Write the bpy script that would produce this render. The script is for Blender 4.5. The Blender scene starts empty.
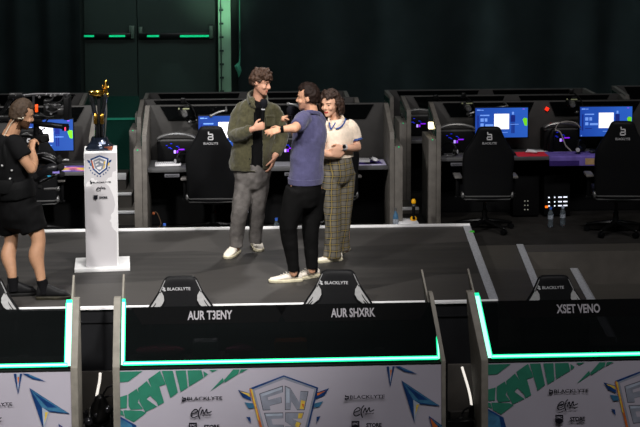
import bpy, bmesh, math, random
from mathutils import Vector, Matrix, noise

random.seed(7)
sc = bpy.context.scene
COL = sc.collection
V = Vector
R = math.radians
PI = math.pi

# ------------------------------------------------------------------ camera
FPX, YPP = 1511.0, 68.8
CAM = V((0, 0, 4.25))
yaw, pitch, rho = R(3.0), R(6.0), .0038
cf = V((math.sin(yaw) * math.cos(pitch), math.cos(yaw) * math.cos(pitch), -math.sin(pitch)))
cr = V((math.cos(yaw), -math.sin(yaw), 0))
cu = cr.cross(cf)
cr, cu = cr * math.cos(rho) - cu * math.sin(rho), cu * math.cos(rho) + cr * math.sin(rho)
cam_d = bpy.data.cameras.new('camera')
cam = bpy.data.objects.new('camera', cam_d)
COL.objects.link(cam)
cam.matrix_world = Matrix(((cr.x, cu.x, -cf.x, 0), (cr.y, cu.y, -cf.y, 0), (cr.z, cu.z, -cf.z, CAM.z), (0, 0, 0, 1)))
cam_d.lens = FPX / 640 * 36
cam_d.sensor_width = 36
cam_d.shift_y = (YPP - 213.5) / 640
cam_d.clip_end = 200
sc.camera = cam


def P(px, py, Y=None, Z=None):
    """world point seen at (px, py), on the plane of that depth Y or that height Z"""
    d = cf + cr * ((px - 320) / FPX) + cu * ((YPP - py) / FPX)
    t = (Y / d.y) if Y is not None else (Z - CAM.z) / d.z
    return CAM + d * t


# ------------------------------------------------------------------ materials
MATS = {}


def lin(c):
    return tuple((x / 12.92 if x <= .04045 else ((x + .055) / 1.055) ** 2.4) for x in c)


def pm(name, col, rough=.5, metal=0, var=.12, scale=30, bump=0, emit=0, spec=.5, srgb=True, sheen=0):
    """procedural material: base colour broken up by noise, optional bump and emission (for things that give light)"""
    if name in MATS:
        return MATS[name]
    m = bpy.data.materials.new(name)
    m.use_nodes = True
    nt = m.node_tree
    b = nt.nodes['Principled BSDF']
    c = lin(col) if srgb else col
    tc = nt.nodes.new('ShaderNodeTexCoord')
    nz = nt.nodes.new('ShaderNodeTexNoise')
    nz.inputs['Scale'].default_value = scale
    nz.inputs['Detail'].default_value = 4
    nt.links.new(tc.outputs['Object'], nz.inputs['Vector'])
    rp = nt.nodes.new('ShaderNodeValToRGB')
    rp.color_ramp.elements[0].position = .3
    rp.color_ramp.elements[1].position = .7
    rp.color_ramp.elements[0].color = (*[x * (1 - var) for x in c], 1)
    rp.color_ramp.elements[1].color = (*[min(1, x * (1 + var)) for x in c], 1)
    nt.links.new(nz.outputs['Fac'], rp.inputs['Fac'])
    nt.links.new(rp.outputs['Color'], b.inputs['Base Color'])
    b.inputs['Roughness'].default_value = rough
    b.inputs['Metallic'].default_value = metal
    if spec == .5 and not metal:
        spec = .12 if max(c) < .02 and rough >= .4 else (.08 if rough >= .75 else .3)
    b.inputs['Specular IOR Level'].default_value = spec
    if sheen:
        b.inputs['Sheen Weight'].default_value = sheen
    if bump:
        bp = nt.nodes.new('ShaderNodeBump')
        bp.inputs['Strength'].default_value = bump
        bp.inputs['Distance'].default_value = .01
        nt.links.new(nz.outputs['Fac'], bp.inputs['Height'])
        nt.links.new(bp.outputs['Normal'], b.inputs['Normal'])
    if emit:
        nt.links.new(rp.outputs['Color'], b.inputs['Emission Color'])
        b.inputs['Emission Strength'].default_value = emit
    MATS[name] = m
    return m


def math_node(nt, op, a, b=None, c=None):
    n = nt.nodes.new('ShaderNodeMath')
    n.operation = op
    for i, x in enumerate((a, b, c)):
        if x is None:
            continue
        if isinstance(x, (int, float)):
            n.inputs[i].default_value = x
        else:
            nt.links.new(x, n.inputs[i])
    return n.outputs[0]


# ------------------------------------------------------------------ mesh builder
ORG = {}


def frame_axes(t, ref):
    t = t.normalized()
    if ref is None:
        ref = V((0, 0, 1)) if abs(t.z) < .9 else V((1, 0, 0))
    u = (ref - t * ref.dot(t))
    if u.length < 1e-5:
        u = t.orthogonal()
    u.normalize()
    return u, t.cross(u)


def catmull(pts, n):
    if n <= 1 or len(pts) < 3:
        return [tuple(p) for p in pts]
    out = []
    for i in range(len(pts) - 1):
        p0, p1, p2, p3 = pts[max(i - 1, 0)], pts[i], pts[i + 1], pts[min(i + 2, len(pts) - 1)]
        for k in range(n):
            t = k / n
            out.append(tuple(.5 * (2 * b + (c - a) * t + (2 * a - 5 * b + 4 * c - d) * t * t + (3 * b - a - 3 * c + d) * t ** 3)
                             for a, b, c, d in zip(p0, p1, p2, p3)))
    out.append(tuple(pts[-1]))
    return out


class MB:
    def __init__(s):
        s.bm = bmesh.new()

    def add(s, b, m=0):
        bmesh.ops.recalc_face_normals(b, faces=b.faces[:])
        for f in b.faces:
            f.material_index = m
        me = bpy.data.meshes.new('tmp')
        b.to_mesh(me)
        b.free()
        s.bm.from_mesh(me)
        bpy.data.meshes.remove(me)
        return s

    def box(s, c, size, m=0, rot=None, bev=0, seg=2):
        b = bmesh.new()
        bmesh.ops.create_cube(b, size=1, matrix=Matrix.Diagonal((*size, 1)))
        if bev:
            bmesh.ops.bevel(b, geom=b.edges[:], offset=bev, segments=seg, profile=.5, affect='EDGES')
        bmesh.ops.transform(b, matrix=Matrix.Translation(V(c)) @ (rot.to_4x4() if rot else Matrix()), verts=b.verts[:])
        return s.add(b, m)

    def prism(s, pts, ext, m=0, bev=0):
        b = bmesh.new()
        vs = [b.verts.new(V(p)) for p in pts]
        f = b.faces.new(vs)
        r = bmesh.ops.extrude_face_region(b, geom=[f])
        bmesh.ops.translate(b, vec=V(ext), verts=[g for g in r['geom'] if isinstance(g, bmesh.types.BMVert)])
        if bev:
            bmesh.ops.recalc_face_normals(b, faces=b.faces[:])
            bmesh.ops.bevel(b, geom=b.edges[:], offset=bev, segments=2, profile=.5, affect='EDGES')
        return s.add(b, m)

    def poly(s, pts, m=0):
        b = bmesh.new()
        f = b.faces.new([b.verts.new(V(p)) for p in pts])
        f.material_index = m
        me = bpy.data.meshes.new('tmp')
        b.to_mesh(me)
        b.free()
        s.bm.from_mesh(me)
        bpy.data.meshes.remove(me)
        return s

    def rings(s, rings, m=0, cap=True):
        b = bmesh.new()
        prev = None
        first = None
        for r in rings:
            cur = [b.verts.new(V(p)) for p in r]
            if prev:
                n = len(cur)
                for i in range(n):
                    b.faces.new((prev[i], prev[(i + 1) % n], cur[(i + 1) % n], cur[i]))
            else:
                first = cur
            prev = cur
        if cap:
            b.faces.new(first)
            b.faces.new(prev)
        return s.add(b, m)

    def sweep(s, pts, radii, ref=None, seg=12, sub=1, ends=True, m=0, sq=2.0):
        """tapering tube through pts; a radius is r or (a, b) along ref and across; refs may differ per point"""
        rad = [(r, r) if isinstance(r, (int, float)) else tuple(r) for r in radii]
        refs = ref if isinstance(ref, list) else [ref] * len(pts)
        rr = [tuple(x) if x is not None else (0, 0, 0) for x in refs]
        data = catmull([(*p, *q, *w) for p, q, w in zip([tuple(V(p)) for p in pts], rad, rr)], sub)
        ps = [V(d[:3]) for d in data]
        rd = [(max(d[3], 1e-4), max(d[4], 1e-4)) for d in data]
        rf = [V(d[5:8]) if V(d[5:8]).length > 1e-4 else None for d in data]
        n = len(ps)
        tan = [(ps[min(i + 1, n - 1)] - ps[max(i - 1, 0)]).normalized() for i in range(n)]
        fr = []
        u = None
        for i in range(n):
            if rf[i] is not None:
                u, v = frame_axes(tan[i], rf[i])
            else:
                u, v = frame_axes(tan[i], u)
            fr.append((u, v))
        out = []

        def ring(c, u, v, a, b):
            res = []
            for k in range(seg):
                th = 2 * PI * k / seg
                ct, st = math.cos(th), math.sin(th)
                if sq != 2.0:
                    ct = math.copysign(abs(ct) ** (2 / sq), ct)
                    st = math.copysign(abs(st) ** (2 / sq), st)
                res.append(c + u * (a * ct) + v * (b * st))
            return res
        if ends:
            a, b = rd[0]
            q = min(a, b)
            for o, k in ((.95, .32), (.6, .8)):
                out.append(ring(ps[0] - tan[0] * q * o, *fr[0], a * k, b * k))
        for i in range(n):
            out.append(ring(ps[i], *fr[i], *rd[i]))
        if ends:
            a, b = rd[-1]
            q = min(a, b)
            for o, k in ((.6, .8), (.95, .32)):
                out.append(ring(ps[-1] + tan[-1] * q * o, *fr[-1], a * k, b * k))
        return s.rings(out, m)

    def tube(s, pts, r, seg=8, m=0, sub=1):
        return s.sweep(pts, [r] * len(pts), seg=seg, m=m, sub=sub, ends=False)

    def cyl(s, a, b, r, r2=None, seg=16, m=0):
        return s.sweep([a, b], [r, r if r2 is None else r2], seg=seg, m=m, ends=False)

    def lathe(s, prof, c=(0, 0, 0), seg=20, m=0):
        c = V(c)
        return s.rings([[c + V((max(r, 1e-4) * math.cos(2 * PI * k / seg), max(r, 1e-4) * math.sin(2 * PI * k / seg), z))
                         for k in range(seg)] for r, z in prof], m)

    def ball(s, c, r, m=0, sub=2, mat=None):
        b = bmesh.new()
        bmesh.ops.create_icosphere(b, subdivisions=sub, radius=1)
        r = (r, r, r) if isinstance(r, (int, float)) else r
        bmesh.ops.transform(b, matrix=Matrix.Translation(V(c)) @ (mat.to_4x4() if mat else Matrix()) @ Matrix.Diagonal((*r, 1)), verts=b.verts[:])
        return s.add(b, m)

    def text(s, body, origin, ux, uz, height, width=None, m=0, bold=0, depth=.002):
        """lettering centred on origin, running along ux, upright along uz"""
        cu_ = bpy.data.curves.new('tmp', 'FONT')
        cu_.body = body
        cu_.size = 1
        cu_.offset = bold
        cu_.resolution_u = 3
        o = bpy.data.objects.new('tmp', cu_)
        COL.objects.link(o)
        dg = bpy.context.evaluated_depsgraph_get()
        me = bpy.data.meshes.new_from_object(o.evaluated_get(dg))
        bpy.data.objects.remove(o)
        bpy.data.curves.remove(cu_)
        xs = [v.co.x for v in me.vertices]
        ys = [v.co.y for v in me.vertices]
        x0, x1, y0, y1 = min(xs), max(xs), min(ys), max(ys)
        k = height / (y1 - y0)
        kx = (width / (x1 - x0)) if width else k
        ux, uz, og = V(ux).normalized(), V(uz).normalized(), V(origin)
        nrm = ux.cross(uz)
        for v in me.vertices:
            v.co = og + ux * ((v.co.x - (x0 + x1) / 2) * kx) + uz * ((v.co.y - (y0 + y1) / 2) * k)
        b = bmesh.new()
        b.from_mesh(me)
        bpy.data.meshes.remove(me)
        bmesh.ops.remove_doubles(b, verts=b.verts[:], dist=1e-5)
        r = bmesh.ops.extrude_face_region(b, geom=b.faces[:])
        bmesh.ops.translate(b, vec=nrm * depth, verts=[g for g in r['geom'] if isinstance(g, bmesh.types.BMVert)])
        return s.add(b, m)

    def remesh(s, voxel, smooth=4, fac=.5):
        me = bpy.data.meshes.new('tmp')
        s.bm.to_mesh(me)
        o = bpy.data.objects.new('tmp', me)
        COL.objects.link(o)
        md = o.modifiers.new('r', 'REMESH')
        md.mode = 'VOXEL'
        md.voxel_size = voxel
        if smooth:
            sm = o.modifiers.new('s', 'SMOOTH')
            sm.iterations = smooth
            sm.factor = fac
        dg = bpy.context.evaluated_depsgraph_get()
        me2 = bpy.data.meshes.new_from_object(o.evaluated_get(dg))
        bpy.data.objects.remove(o)
        bpy.data.meshes.remove(me)
        s.bm.free()
        s.bm = bmesh.new()
        s.bm.from_mesh(me2)
        bpy.data.meshes.remove(me2)
        return s

    def solid(s, th):
        me = bpy.data.meshes.new('tmp')
        s.bm.to_mesh(me)
        o = bpy.data.objects.new('tmp', me)
        COL.objects.link(o)
        md = o.modifiers.new('s', 'SOLIDIFY')
        md.thickness = th
        md.offset = -1
        dg = bpy.context.evaluated_depsgraph_get()
        me2 = bpy.data.meshes.new_from_object(o.evaluated_get(dg))
        bpy.data.objects.remove(o)
        bpy.data.meshes.remove(me)
        s.bm.free()
        s.bm = bmesh.new()
        s.bm.from_mesh(me2)
        bpy.data.meshes.remove(me2)
        return s

    def crumple(s, amp, freq, stretch=(1, 1, 1), seed=0):
        s.bm.normal_update()
        sv = V(stretch)
        moves = []
        for v in s.bm.verts:
            q = V((v.co.x * sv.x, v.co.y * sv.y, v.co.z * sv.z)) * freq + V((seed * 3.1, seed * 1.7, 0))
            moves.append(v.normal * (amp * (noise.noise(q) + .5 * noise.noise(q * 2.1))))
        for v, d in zip(s.bm.verts, moves):
            v.co += d
        return s

    def build(s, name, mats, parent=None, smooth=40, origin=None):
        me = bpy.data.meshes.new(name)
        if parent is not None:
            org = ORG.get(parent.name, V((0, 0, 0)))
        elif origin is not None:
            org = V(origin)
        else:
            co = [v.co for v in s.bm.verts]
            org = V(((min(c.x for c in co) + max(c.x for c in co)) / 2, (min(c.y for c in co) + max(c.y for c in co)) / 2, min(c.z for c in co)))
        bmesh.ops.translate(s.bm, vec=-org, verts=s.bm.verts[:])
        s.bm.to_mesh(me)
        s.bm.free()
        for m in (mats if isinstance(mats, (list, tuple)) else [mats]):
            me.materials.append(m)
        if smooth:
            me.polygons.foreach_set('use_smooth', [True] * len(me.polygons))
            if smooth < 180:
                me.set_sharp_from_angle(angle=R(smooth))
        o = bpy.data.objects.new(name, me)
        COL.objects.link(o)
        if parent is not None:
            o.parent = parent
        else:
            o.location = org
        ORG[o.name] = org
        return o


def tag(o, label, cat, group=None, kind=None):
    o['label'] = label
    o['category'] = cat
    if group:
        o['group'] = group
    if kind:
        o['kind'] = kind
    return o


def thing(name, label, cat, loc=(0, 0, 0), group=None):
    o = bpy.data.objects.new(name, None)
    COL.objects.link(o)
    o.location = V(loc)
    o.empty_display_size = .05
    ORG[o.name] = V(loc)
    return tag(o, label, cat, group)


def struct(name, b, mats, smooth=40):
    o = b.build(name, mats, smooth=smooth)
    o['kind'] = 'structure'
    return o


def kids(o):
    return [c for c in bpy.data.objects if c.parent == o]


def copy_thing(root, loc, rz, label, group=None):
    def cp(o, par):
        c = o.copy()
        COL.objects.link(c)
        c.parent = par
        for k in kids(o):
            cp(k, c)
        return c
    r = cp(root, None)
    r.location = V(loc)
    r.rotation_euler = (0, 0, rz)
    r['label'] = label
    if group:
        r['group'] = group
    return r


def place(o, loc, rz=0):
    o.location = V(loc)
    o.rotation_euler = (0, 0, rz)
    return o


# shared materials
WOOD = pm('greybrown_board', (.40, .385, .365), .6, var=.15, scale=12)
BOARD = pm('charcoal_panel', (.22, .215, .21), .55, var=.12, scale=8)
BLACK = pm('black_plastic', (.045, .047, .052), .45)
BLACKM = pm('black_metal', (.055, .057, .06), .35, metal=.4)
MATTE = pm('black_cloth', (.035, .037, .042), .9)
SCREENBLACK = pm('dark_glass_panel', (.02, .024, .027), .18)
LEATHER = pm('black_leather', (.075, .077, .083), .5, var=.1, scale=60, bump=.05)
GREYW = pm('light_grey_trim', (.60, .60, .60), .5)
GREYM = pm('grey_metal', (.45, .45, .45), .35, metal=.6)
SILVER = pm('brushed_aluminium', (.66, .67, .69), .5, metal=.1, var=.25, scale=50)
WHITE = pm('white_paint', (.90, .90, .90), .5, var=.03)
LOGO = pm('pale_print', (.72, .72, .73), .6, var=.03)
WHITEP = pm('white_plastic', (.85, .85, .86), .4, var=.04)
CABLE = pm('cable_rubber', (.06, .06, .065), .5)
GREEN_LED = pm('green_led', (.10, 1.0, .66), .4, var=.02, emit=1.1)
GREEN_CORE = pm('green_led_core', (.62, 1.0, .86), .4, var=.02, emit=1.6)
ORANGE = pm('orange_plastic', (.95, .33, .08), .45)
YELLOW = pm('yellow_plastic', (.93, .68, .06), .45)

# ------------------------------------------------------------------ the setting
ZS, ZD = .95, .775                       # stage top, players' deck
YF = P(250, 304, Z=ZS).y                 # stage front edge
YB = P(250, 228.5, Z=ZS).y               # stage back edge


def floor_mat(name, c1, c2, c3, rough=.55):
    """dark stage vinyl: large printed facets over long scuff streaks"""
    m = bpy.data.materials.new(name)
    m.use_nodes = True
    nt = m.node_tree
    b = nt.nodes['Principled BSDF']
    tc = nt.nodes.new('ShaderNodeTexCoord')
    mp = nt.nodes.new('ShaderNodeMapping')
    mp.inputs['Rotation'].default_value = (0, 0, .6)
    mp.inputs['Scale'].default_value = (.5, 1.0, 1)
    nt.links.new(tc.outputs['Object'], mp.inputs['Vector'])
    vo = nt.nodes.new('ShaderNodeTexVoronoi')
    vo.distance = 'MANHATTAN'
    vo.inputs['Scale'].default_value = .7
    nt.links.new(mp.outputs['Vector'], vo.inputs['Vector'])
    sep = nt.nodes.new('ShaderNodeSeparateColor')
    nt.links.new(vo.outputs['Color'], sep.inputs['Color'])
    rp = nt.nodes.new('ShaderNodeValToRGB')
    rp.color_ramp.interpolation = 'CONSTANT'
    rp.color_ramp.elements[0].color = (*lin(c1), 1)
    rp.color_ramp.elements[1].position = .5
    rp.color_ramp.elements[1].color = (*lin(c2), 1)
    nt.links.new(sep.outputs['Red'], rp.inputs['Fac'])
    m2 = nt.nodes.new('ShaderNodeMapping')
    m2.inputs['Scale'].default_value = (.7, 9, 1)
    nt.links.new(tc.outputs['Object'], m2.inputs['Vector'])
    nz = nt.nodes.new('ShaderNodeTexNoise')
    nz.inputs['Scale'].default_value = 1.6
    nz.inputs['Detail'].default_value = 6
    nt.links.new(m2.outputs['Vector'], nz.inputs['Vector'])
    r2 = nt.nodes.new('ShaderNodeValToRGB')
    r2.color_ramp.elements[0].position = .35
    r2.color_ramp.elements[1].position = .75
    nt.links.new(nz.outputs['Fac'], r2.inputs['Fac'])
    mx = nt.nodes.new('ShaderNodeMix')
    mx.data_type = 'RGBA'
    sc_ = math_node(nt, 'MULTIPLY', r2.outputs['Color'], .45)
    nt.links.new(sc_, mx.inputs['Factor'])
    nt.links.new(rp.outputs['Color'], mx.inputs['A'])
    mx.inputs['B'].default_value = (*lin(c3), 1)
    nt.links.new(mx.outputs['Result'], b.inputs['Base Color'])
    b.inputs['Roughness'].default_value = rough
    b.inputs['Specular IOR Level'].default_value = .3
    return m


STAGEM = floor_mat('stage_vinyl', (.235, .227, .22), (.165, .16, .156), (.275, .265, .255))
STEPM = floor_mat('step_vinyl', (.25, .24, .225), (.21, .20, .19), (.30, .29, .27))
DECKM = pm('dark_deck_carpet', (.16, .155, .15), .85, var=.2, scale=6)  # dark tone puts the deck's shadow into the colour
FLOORM = pm('arena_floor_vinyl', (.30, .29, .28), .7, var=.15, scale=3)
SKIRT = pm('black_stage_skirt', (.10, .102, .11), .8, var=.1, scale=5)
RISER = pm('riser_board', (.33, .315, .295), .7, var=.15, scale=5)
TRIMW = pm('white_edge_profile', (.97, .97, .97), .35, var=.02)


def slab(name, pts, z1, z0, mats, top=0, side=1):
    b = MB()
    b.prism([(x, y, z0) for x, y in pts], (0, 0, z1 - z0), side)
    for f in b.bm.faces:
        if f.normal.z > .9:
            f.material_index = top
    b.bm.normal_update()
    for f in b.bm.faces:
        f.material_index = top if f.normal.z > .9 else side
    return struct(name, b, mats)


b = MB()
b.box((0, 14, -.05), (40, 40, .1))
struct('floor', b, FLOORM)

rb, rf = P(470, 226, Z=ZS), P(498.5, 302, Z=ZS)
slab('stage_platform', [(-9, YF), (rf.x + (rf.x - rb.x) * (rf.y - YF) / (rb.y - rf.y), YF), (rb.x + .0, YB), (-9, YB)], ZS, .005, [STAGEM, SKIRT])
RFX = rf.x + (rf.x - rb.x) * (rf.y - YF) / (rb.y - rf.y)
RBX = rb.x
s2b, s2f = P(522.5, 245, Z=ZD), P(545.5, 300, Z=ZD)
s3b, s3f = P(574.5, 264, Z=.6), P(596, 302, Z=.6)


def ext(a, c, y):
    k = (y - a.y) / (c.y - a.y)
    return a.x + (c.x - a.x) * k


YD = P(545, 252, Z=ZD).y                   # the deck's front edge beside the steps
YF2 = YF + .02
# players' deck behind and right of the stage, with the upper step in one level
slab('players_deck', [(-9, YB + .01), (RBX + .01, YB + .01), (RFX + .01, YF2), (ext(s2b, s2f, YF2), YF2), (ext(s2b, s2f, YD), YD), (9, YD), (9, 21.5), (-9, 21.5)],
     ZD, .005, [STEPM, RISER])
slab('deck_carpet', [(-9, YB + .02), (RBX + .02, YB + .02), (RBX + .02, s2b.y), (ext(s2b, s2f, s2b.y), s2b.y), (9, s2b.y), (9, 21.4), (-9, 21.4)],
     ZD + .004, ZD - .004, [DECKM, DECKM])  # thin dark sheet painted for the shadow over the deck
slab('middle_step', [(ext(s2b, s2f, YF2) + .005, YF2), (ext(s3b, s3f, YF2), YF2), (ext(s3b, s3f, YD - .005), YD - .005), (ext(s2b, s2f, YD - .005) + .005, YD - .005)],
     .6, .005, [STEPM, RISER])
slab('lower_step', [(ext(s3b, s3f, YF2) + .005, YF2), (9, YF2), (9, YD - .005), (ext(s3b, s3f, YD - .005) + .005, YD - .005)], .43, .005, [STEPM, RISER])

# edge profiles
b = MB()
b.box((-3.5, YF - .012, ZS - .008), (2 * (RFX + 3.5), .02, .03), bev=.004)
struct('trim_1', b, TRIMW)
b = MB()
b.box(((RBX - 9) / 2, YB - .02, ZS + .008), (RBX + 9, .045, .03), bev=.004)
struct('trim_2', b, TRIMW)


def strip(name, x0, y0, x1, y1, z, w=.075, sticker=False):
    b = MB()
    b.prism([(x0 - w, y0, z - .002), (x0, y0, z - .002), (x1, y1, z - .002), (x1 - w, y1, z - .002)], (0, 0, .008), 0)
    b.prism([(x0 - .004, y0, z - .05), (x0 + .006, y0, z - .05), (x1 + .006, y1, z - .05), (x1 - .004, y1, z - .05)], (0, 0, .056), 0)
    if sticker:
        q = P(472, 231.5, Z=z + .0065)
        b.prism([q + V((-.03, -.03, 0)), q + V((.02, -.05, 0)), q + V((.025, .03, 0)), q + V((-.01, .04, 0))], (0, 0, .002), 1)
    return struct(name, b, [SILVER, pm('green_tape', (.25, .75, .2), .6)])


strip('trim_3', RFX, YF, RBX, YB, ZS, .072, True)
strip('trim_4', ext(s2b, s2f, YF2), YF2, s2b.x, s2b.y, ZD + .004, .065)
strip('trim_5', ext(s3b, s3f, YF2), YF2, ext(s3b, s3f, YD), YD - .01, .6, .075)
# lower part of the stage front: pale riser board under the black skirt
b = MB()
b.box((-3.3, YF - .02, .2), (2 * (RFX + 3.2), .03, .4))
struct('stage_riser', b, RISER)
b = MB()
b.box((-3.3, YF - .008, .82), (2 * (RFX + 3.2), .012, .012))
struct('skirt_rail', b, SKIRT)

# back wall, doors, column, curtains
YW = 26.0
WALLM = pm('dark_green_wall', (.115, .155, .145), .7, var=.1, scale=.8)
CURT = pm('black_drape', (.165, .19, .195), .95, var=.15, scale=2)
b = MB()
b.box((0, YW + .1, 3.5), (40, .1, 7))
struct('wall_back', b, WALLM)


def curtain(name, x0, x1, y, z0, z1, amp, pitch_, label):
    b = bmesh.new()
    n = int((x1 - x0) / pitch_ * 10)
    rows = []
    for k in range(n + 1):
        x = x0 + (x1 - x0) * k / n
        ph = 2 * PI * (x - x0) / pitch_ + 1.3 * noise.noise(V((x * .7, 3, 0)))
        yy = y + amp * math.sin(ph) * (.7 + .5 * noise.noise(V((x * .5, 0, 1))))
        rows.append((b.verts.new((x, yy, z0)), b.verts.new((x, yy + .01, z1))))
    for p, q in zip(rows, rows[1:]):
        b.faces.new((p[0], q[0], q[1], p[1]))
    bmesh.ops.solidify(b, geom=b.faces[:], thickness=.01)
    mb = MB()
    mb.add(b)
    o = mb.build(name, CURT, smooth=60)
    return tag(o, label, 'curtain', 'black stage curtains')


xa, xb_ = P(83, 50, Y=YW).x, P(216, 50, Y=YW).x
xc, xd = P(218.5, 50, Y=YW - .3).x, P(231, 50, Y=YW - .3).x
curtain('curtain', -13, xa, YW - .35, .02, 7, .10, .55, 'black pleated curtain to the left of the green lit exit doors')
curtain('curtain', xd + .12, 13, YW - .35, .02, 7, .09, .9, 'wide black curtain to the right of the pale green column')


def px_box(b, x0, y0, x1, y1, Y, t, m=0, bev=0):
    a, c = P(x0, y0, Y=Y), P(x1, y1, Y=Y)
    b.box(((a.x + c.x) / 2, Y + t / 2, (a.z + c.z) / 2), (abs(c.x - a.x), t, abs(a.z - c.z)), m, bev=bev)


DOORM = pm('dark_green_door', (.125, .17, .155), .5, var=.15, scale=1.2)
for i, (x0, x1, g) in enumerate(((84, 136.5, ((84, 94), (109, 125))), (137.5, 215, ((147, 159), (180, 209))))):
    b = MB()
    a, c = P(x0, 0, Y=YW), P(x1, 0, Y=YW)
    b.box(((a.x + c.x) / 2, YW - .03, 1.9), (c.x - a.x, .06, 3.76))
    o = b.build('door_%d' % (i + 1), DOORM)
    o['kind'] = 'structure'
    q = MB()
    px_box(q, x0 + 1, 33.2, x1 - 6, 38, YW - .16, .06, 0, .01)
    px_box(q, x0 + 1 if i else x0 + 45, 26 + i, x0 + 5 if i else x1 - 5, 38, YW - .14, .08, 1, .008)
    px_box(q, x1 - 6 if i else x1 - 6.5, 26, x1 - 2, 38.5, YW - .14, .08, 1, .008)
    for u, v in g:
        px_box(q, u, 35.2, v, 37, YW - .19, .02, 2)  # green light on the bar put in as glowing patches
    ob = q.build('push_bar', [BLACKM, pm('green_grey_metal', (.30, .36, .32), .4, metal=.3), pm('green_glint_on_bar', (.05, .85, .55), .4, emit=.42)], o)
    ORG[o.name] = o.location.copy()
# steel column with rungs
b = MB()
COLM = pm('pale_green_column', (.47, .60, .50), .6, var=.15, scale=2)
b.box(((xc + xd) / 2, YW - .3, 3.2), (xd - xc, .16, 6.4), 0, bev=.01)
b.box((xc + .045, YW - .395, 3.2), (.02, .03, 6.4), 1)
for k in range(26):
    b.box((xc + .055, YW - .40, .5 + k * .23), (.07, .03, .03), 1)
o = struct('column', b, [COLM, pm('dark_rungs', (.12, .2, .17), .6)])
b = MB()
q = [P(x, y, Y=YW - .62) for x, y in ((240, 48), (239.6, 62), (237.4, 66), (239.2, 71), (238.6, 77))]
b.sweep(q, [.006, .012, .05, .04, .005], seg=8, sub=2)
b.cyl(q[0], q[0] + V((0, 0, 3)), .004, seg=6)
tag(b.build('hanging_strap', pm('green_strap', (.22, .50, .40), .7)), 'small green rope end hanging beside the pale column', 'rope')

# ------------------------------------------------------------------ players' booths at the back
GREENA = pm('green_acrylic_and_glow', (.05, .19, .16), .25, var=.1, scale=3)  # real green screen, and painted LED glow on the booth sides
DIMG = pm('dim_green_led', (.1, .8, .5), .4, emit=.35)
KICK = pm('black_kick_board', (.04, .042, .046), .7)
DESKM = pm('dark_grey_desk', (.30, .30, .305), .5, var=.08, scale=10)
LAMPM = pm('warm_lamp_face', (1, .93, .72), .4, var=.02, emit=3.2)
REDL = pm('red_led', (1, .16, .08), .4, var=.02, emit=1.6)


def back_booth(label, x0, x1, Yp, zf, top, group, full=True, lamp_left=0, lamp_right=0, plates=(), red=False):
    Yf = Yp - .72
    t = thing('player_booth', label, 'gaming booth', ((x0 + x1) / 2, Yp, zf), group)
    dz = zf + .74
    b = MB()
    b.box(((x0 + x1) / 2, Yp + .025, (dz + top) / 2), (x1 - x0, .05, top - dz), bev=.004)
    b.build('back_panel', BOARD, t)
    b = MB()
    b.box(((x0 + x1) / 2, Yp + .025, (zf + .01 + dz) / 2), (x1 - x0 - .01, .045, dz - zf - .02))
    b.build('kick_board', KICK, t)
    xm = (x0 + x1) / 2
    for s in (-1, 1):
        b = MB()
        w = (x1 - x0) / 2
        p0, p1 = (x0 + .16, xm - .09) if s < 0 else (xm + .09, x1 - .16)
        b.prism([(p0, Yp - .006, top - .012), (p1, Yp - .006, top - .012), (p1 - .07 if s < 0 else p1 - .09, Yp - .006, top - .17), (p0 + .09 if s < 0 else p0 + .07, Yp - .006, top - .17)], (0, -.012, 0))
        b.build('name_screen', SCREENBLACK, t)
        b = MB()
        xe = x0 if s < 0 else x1
        th = .05 * s
        b.prism([(xe - th, Yp, zf + .01), (xe - th, Yp, top), (xe - th, Yp - .06, top), (xe - th, Yf + .02, zf + 1.12), (xe - th, Yf, zf + 1.05), (xe - th, Yf, zf + .01)], (th, 0, 0), bev=.004)
        sp = b.build('side_panel', WOOD, t)
        b = MB()
        b.prism([(xe + .001 * s, Yp - .03, zf + 1.0), (xe + .001 * s, Yp - .03, top - .05), (xe + .001 * s, Yf + .04, zf + 1.09), (xe + .001 * s, Yf + .04, zf + 1.0)], (.01 * s, 0, 0))
        b.build('led_glow_plate', GREENA, sp)  # its green stands in for LED light on the side wall
        b = MB()
        b.box((xe + s * .045, Yf + .30, zf + .49), (.085, .6, .96), bev=.005)
        b.build('low_post', WOOD, t)
        b = MB()
        b.box((xe + s * .045, Yf - .002, zf + .965), (.012, .006, .012))
        b.build('green_indicator', DIMG, t)
        if (s < 0 and lamp_left) or (s > 0 and lamp_right):
            b = MB()
            b.box((xe + s * .035, Yf + .22, zf + (lamp_left or lamp_right)), (.055, .05, .075), bev=.006)
            b.build('lamp', LAMPM, t)
    b = MB()
    b.box((xm, (Yf + .13 + Yp) / 2, dz - .02), (x1 - x0 - .1, Yp - Yf - .13, .04), bev=.005)
    dk = b.build('desk_top', DESKM, t)
    for px in plates:
        b = MB()
        b.box((px, Yf + .135, dz - .075), (.16, .02, .035), bev=.004)
        pl = b.build('name_plate', pm('grey_plate', (.35, .35, .37), .5), t)
        b = MB()
        b.text('BLACKLYTE', (px, Yf + .1245, dz - .075), (1, 0, 0), (0, 0, 1), .016, .12)
        b.build('plate_lettering', BLACK, pl)
    if red:
        b = MB()
        q = P(547, 109, Y=Yp - .02)
        b.box(q, (.04, .012, .04), rot=Matrix.Rotation(.5, 3, 'Y'), bev=.004)
        b.build('red_light', REDL, t)
    return t


GB = 'player booths behind the stage'


def booth_px(label, l, r, Yp, zf, **k):
    a, c = P(l[0], l[1], Y=Yp), P(r[0], r[1], Y=Yp)
    return back_booth(label, a.x, c.x, Yp, zf, (a.z + c.z) / 2, GB, **k)


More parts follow.
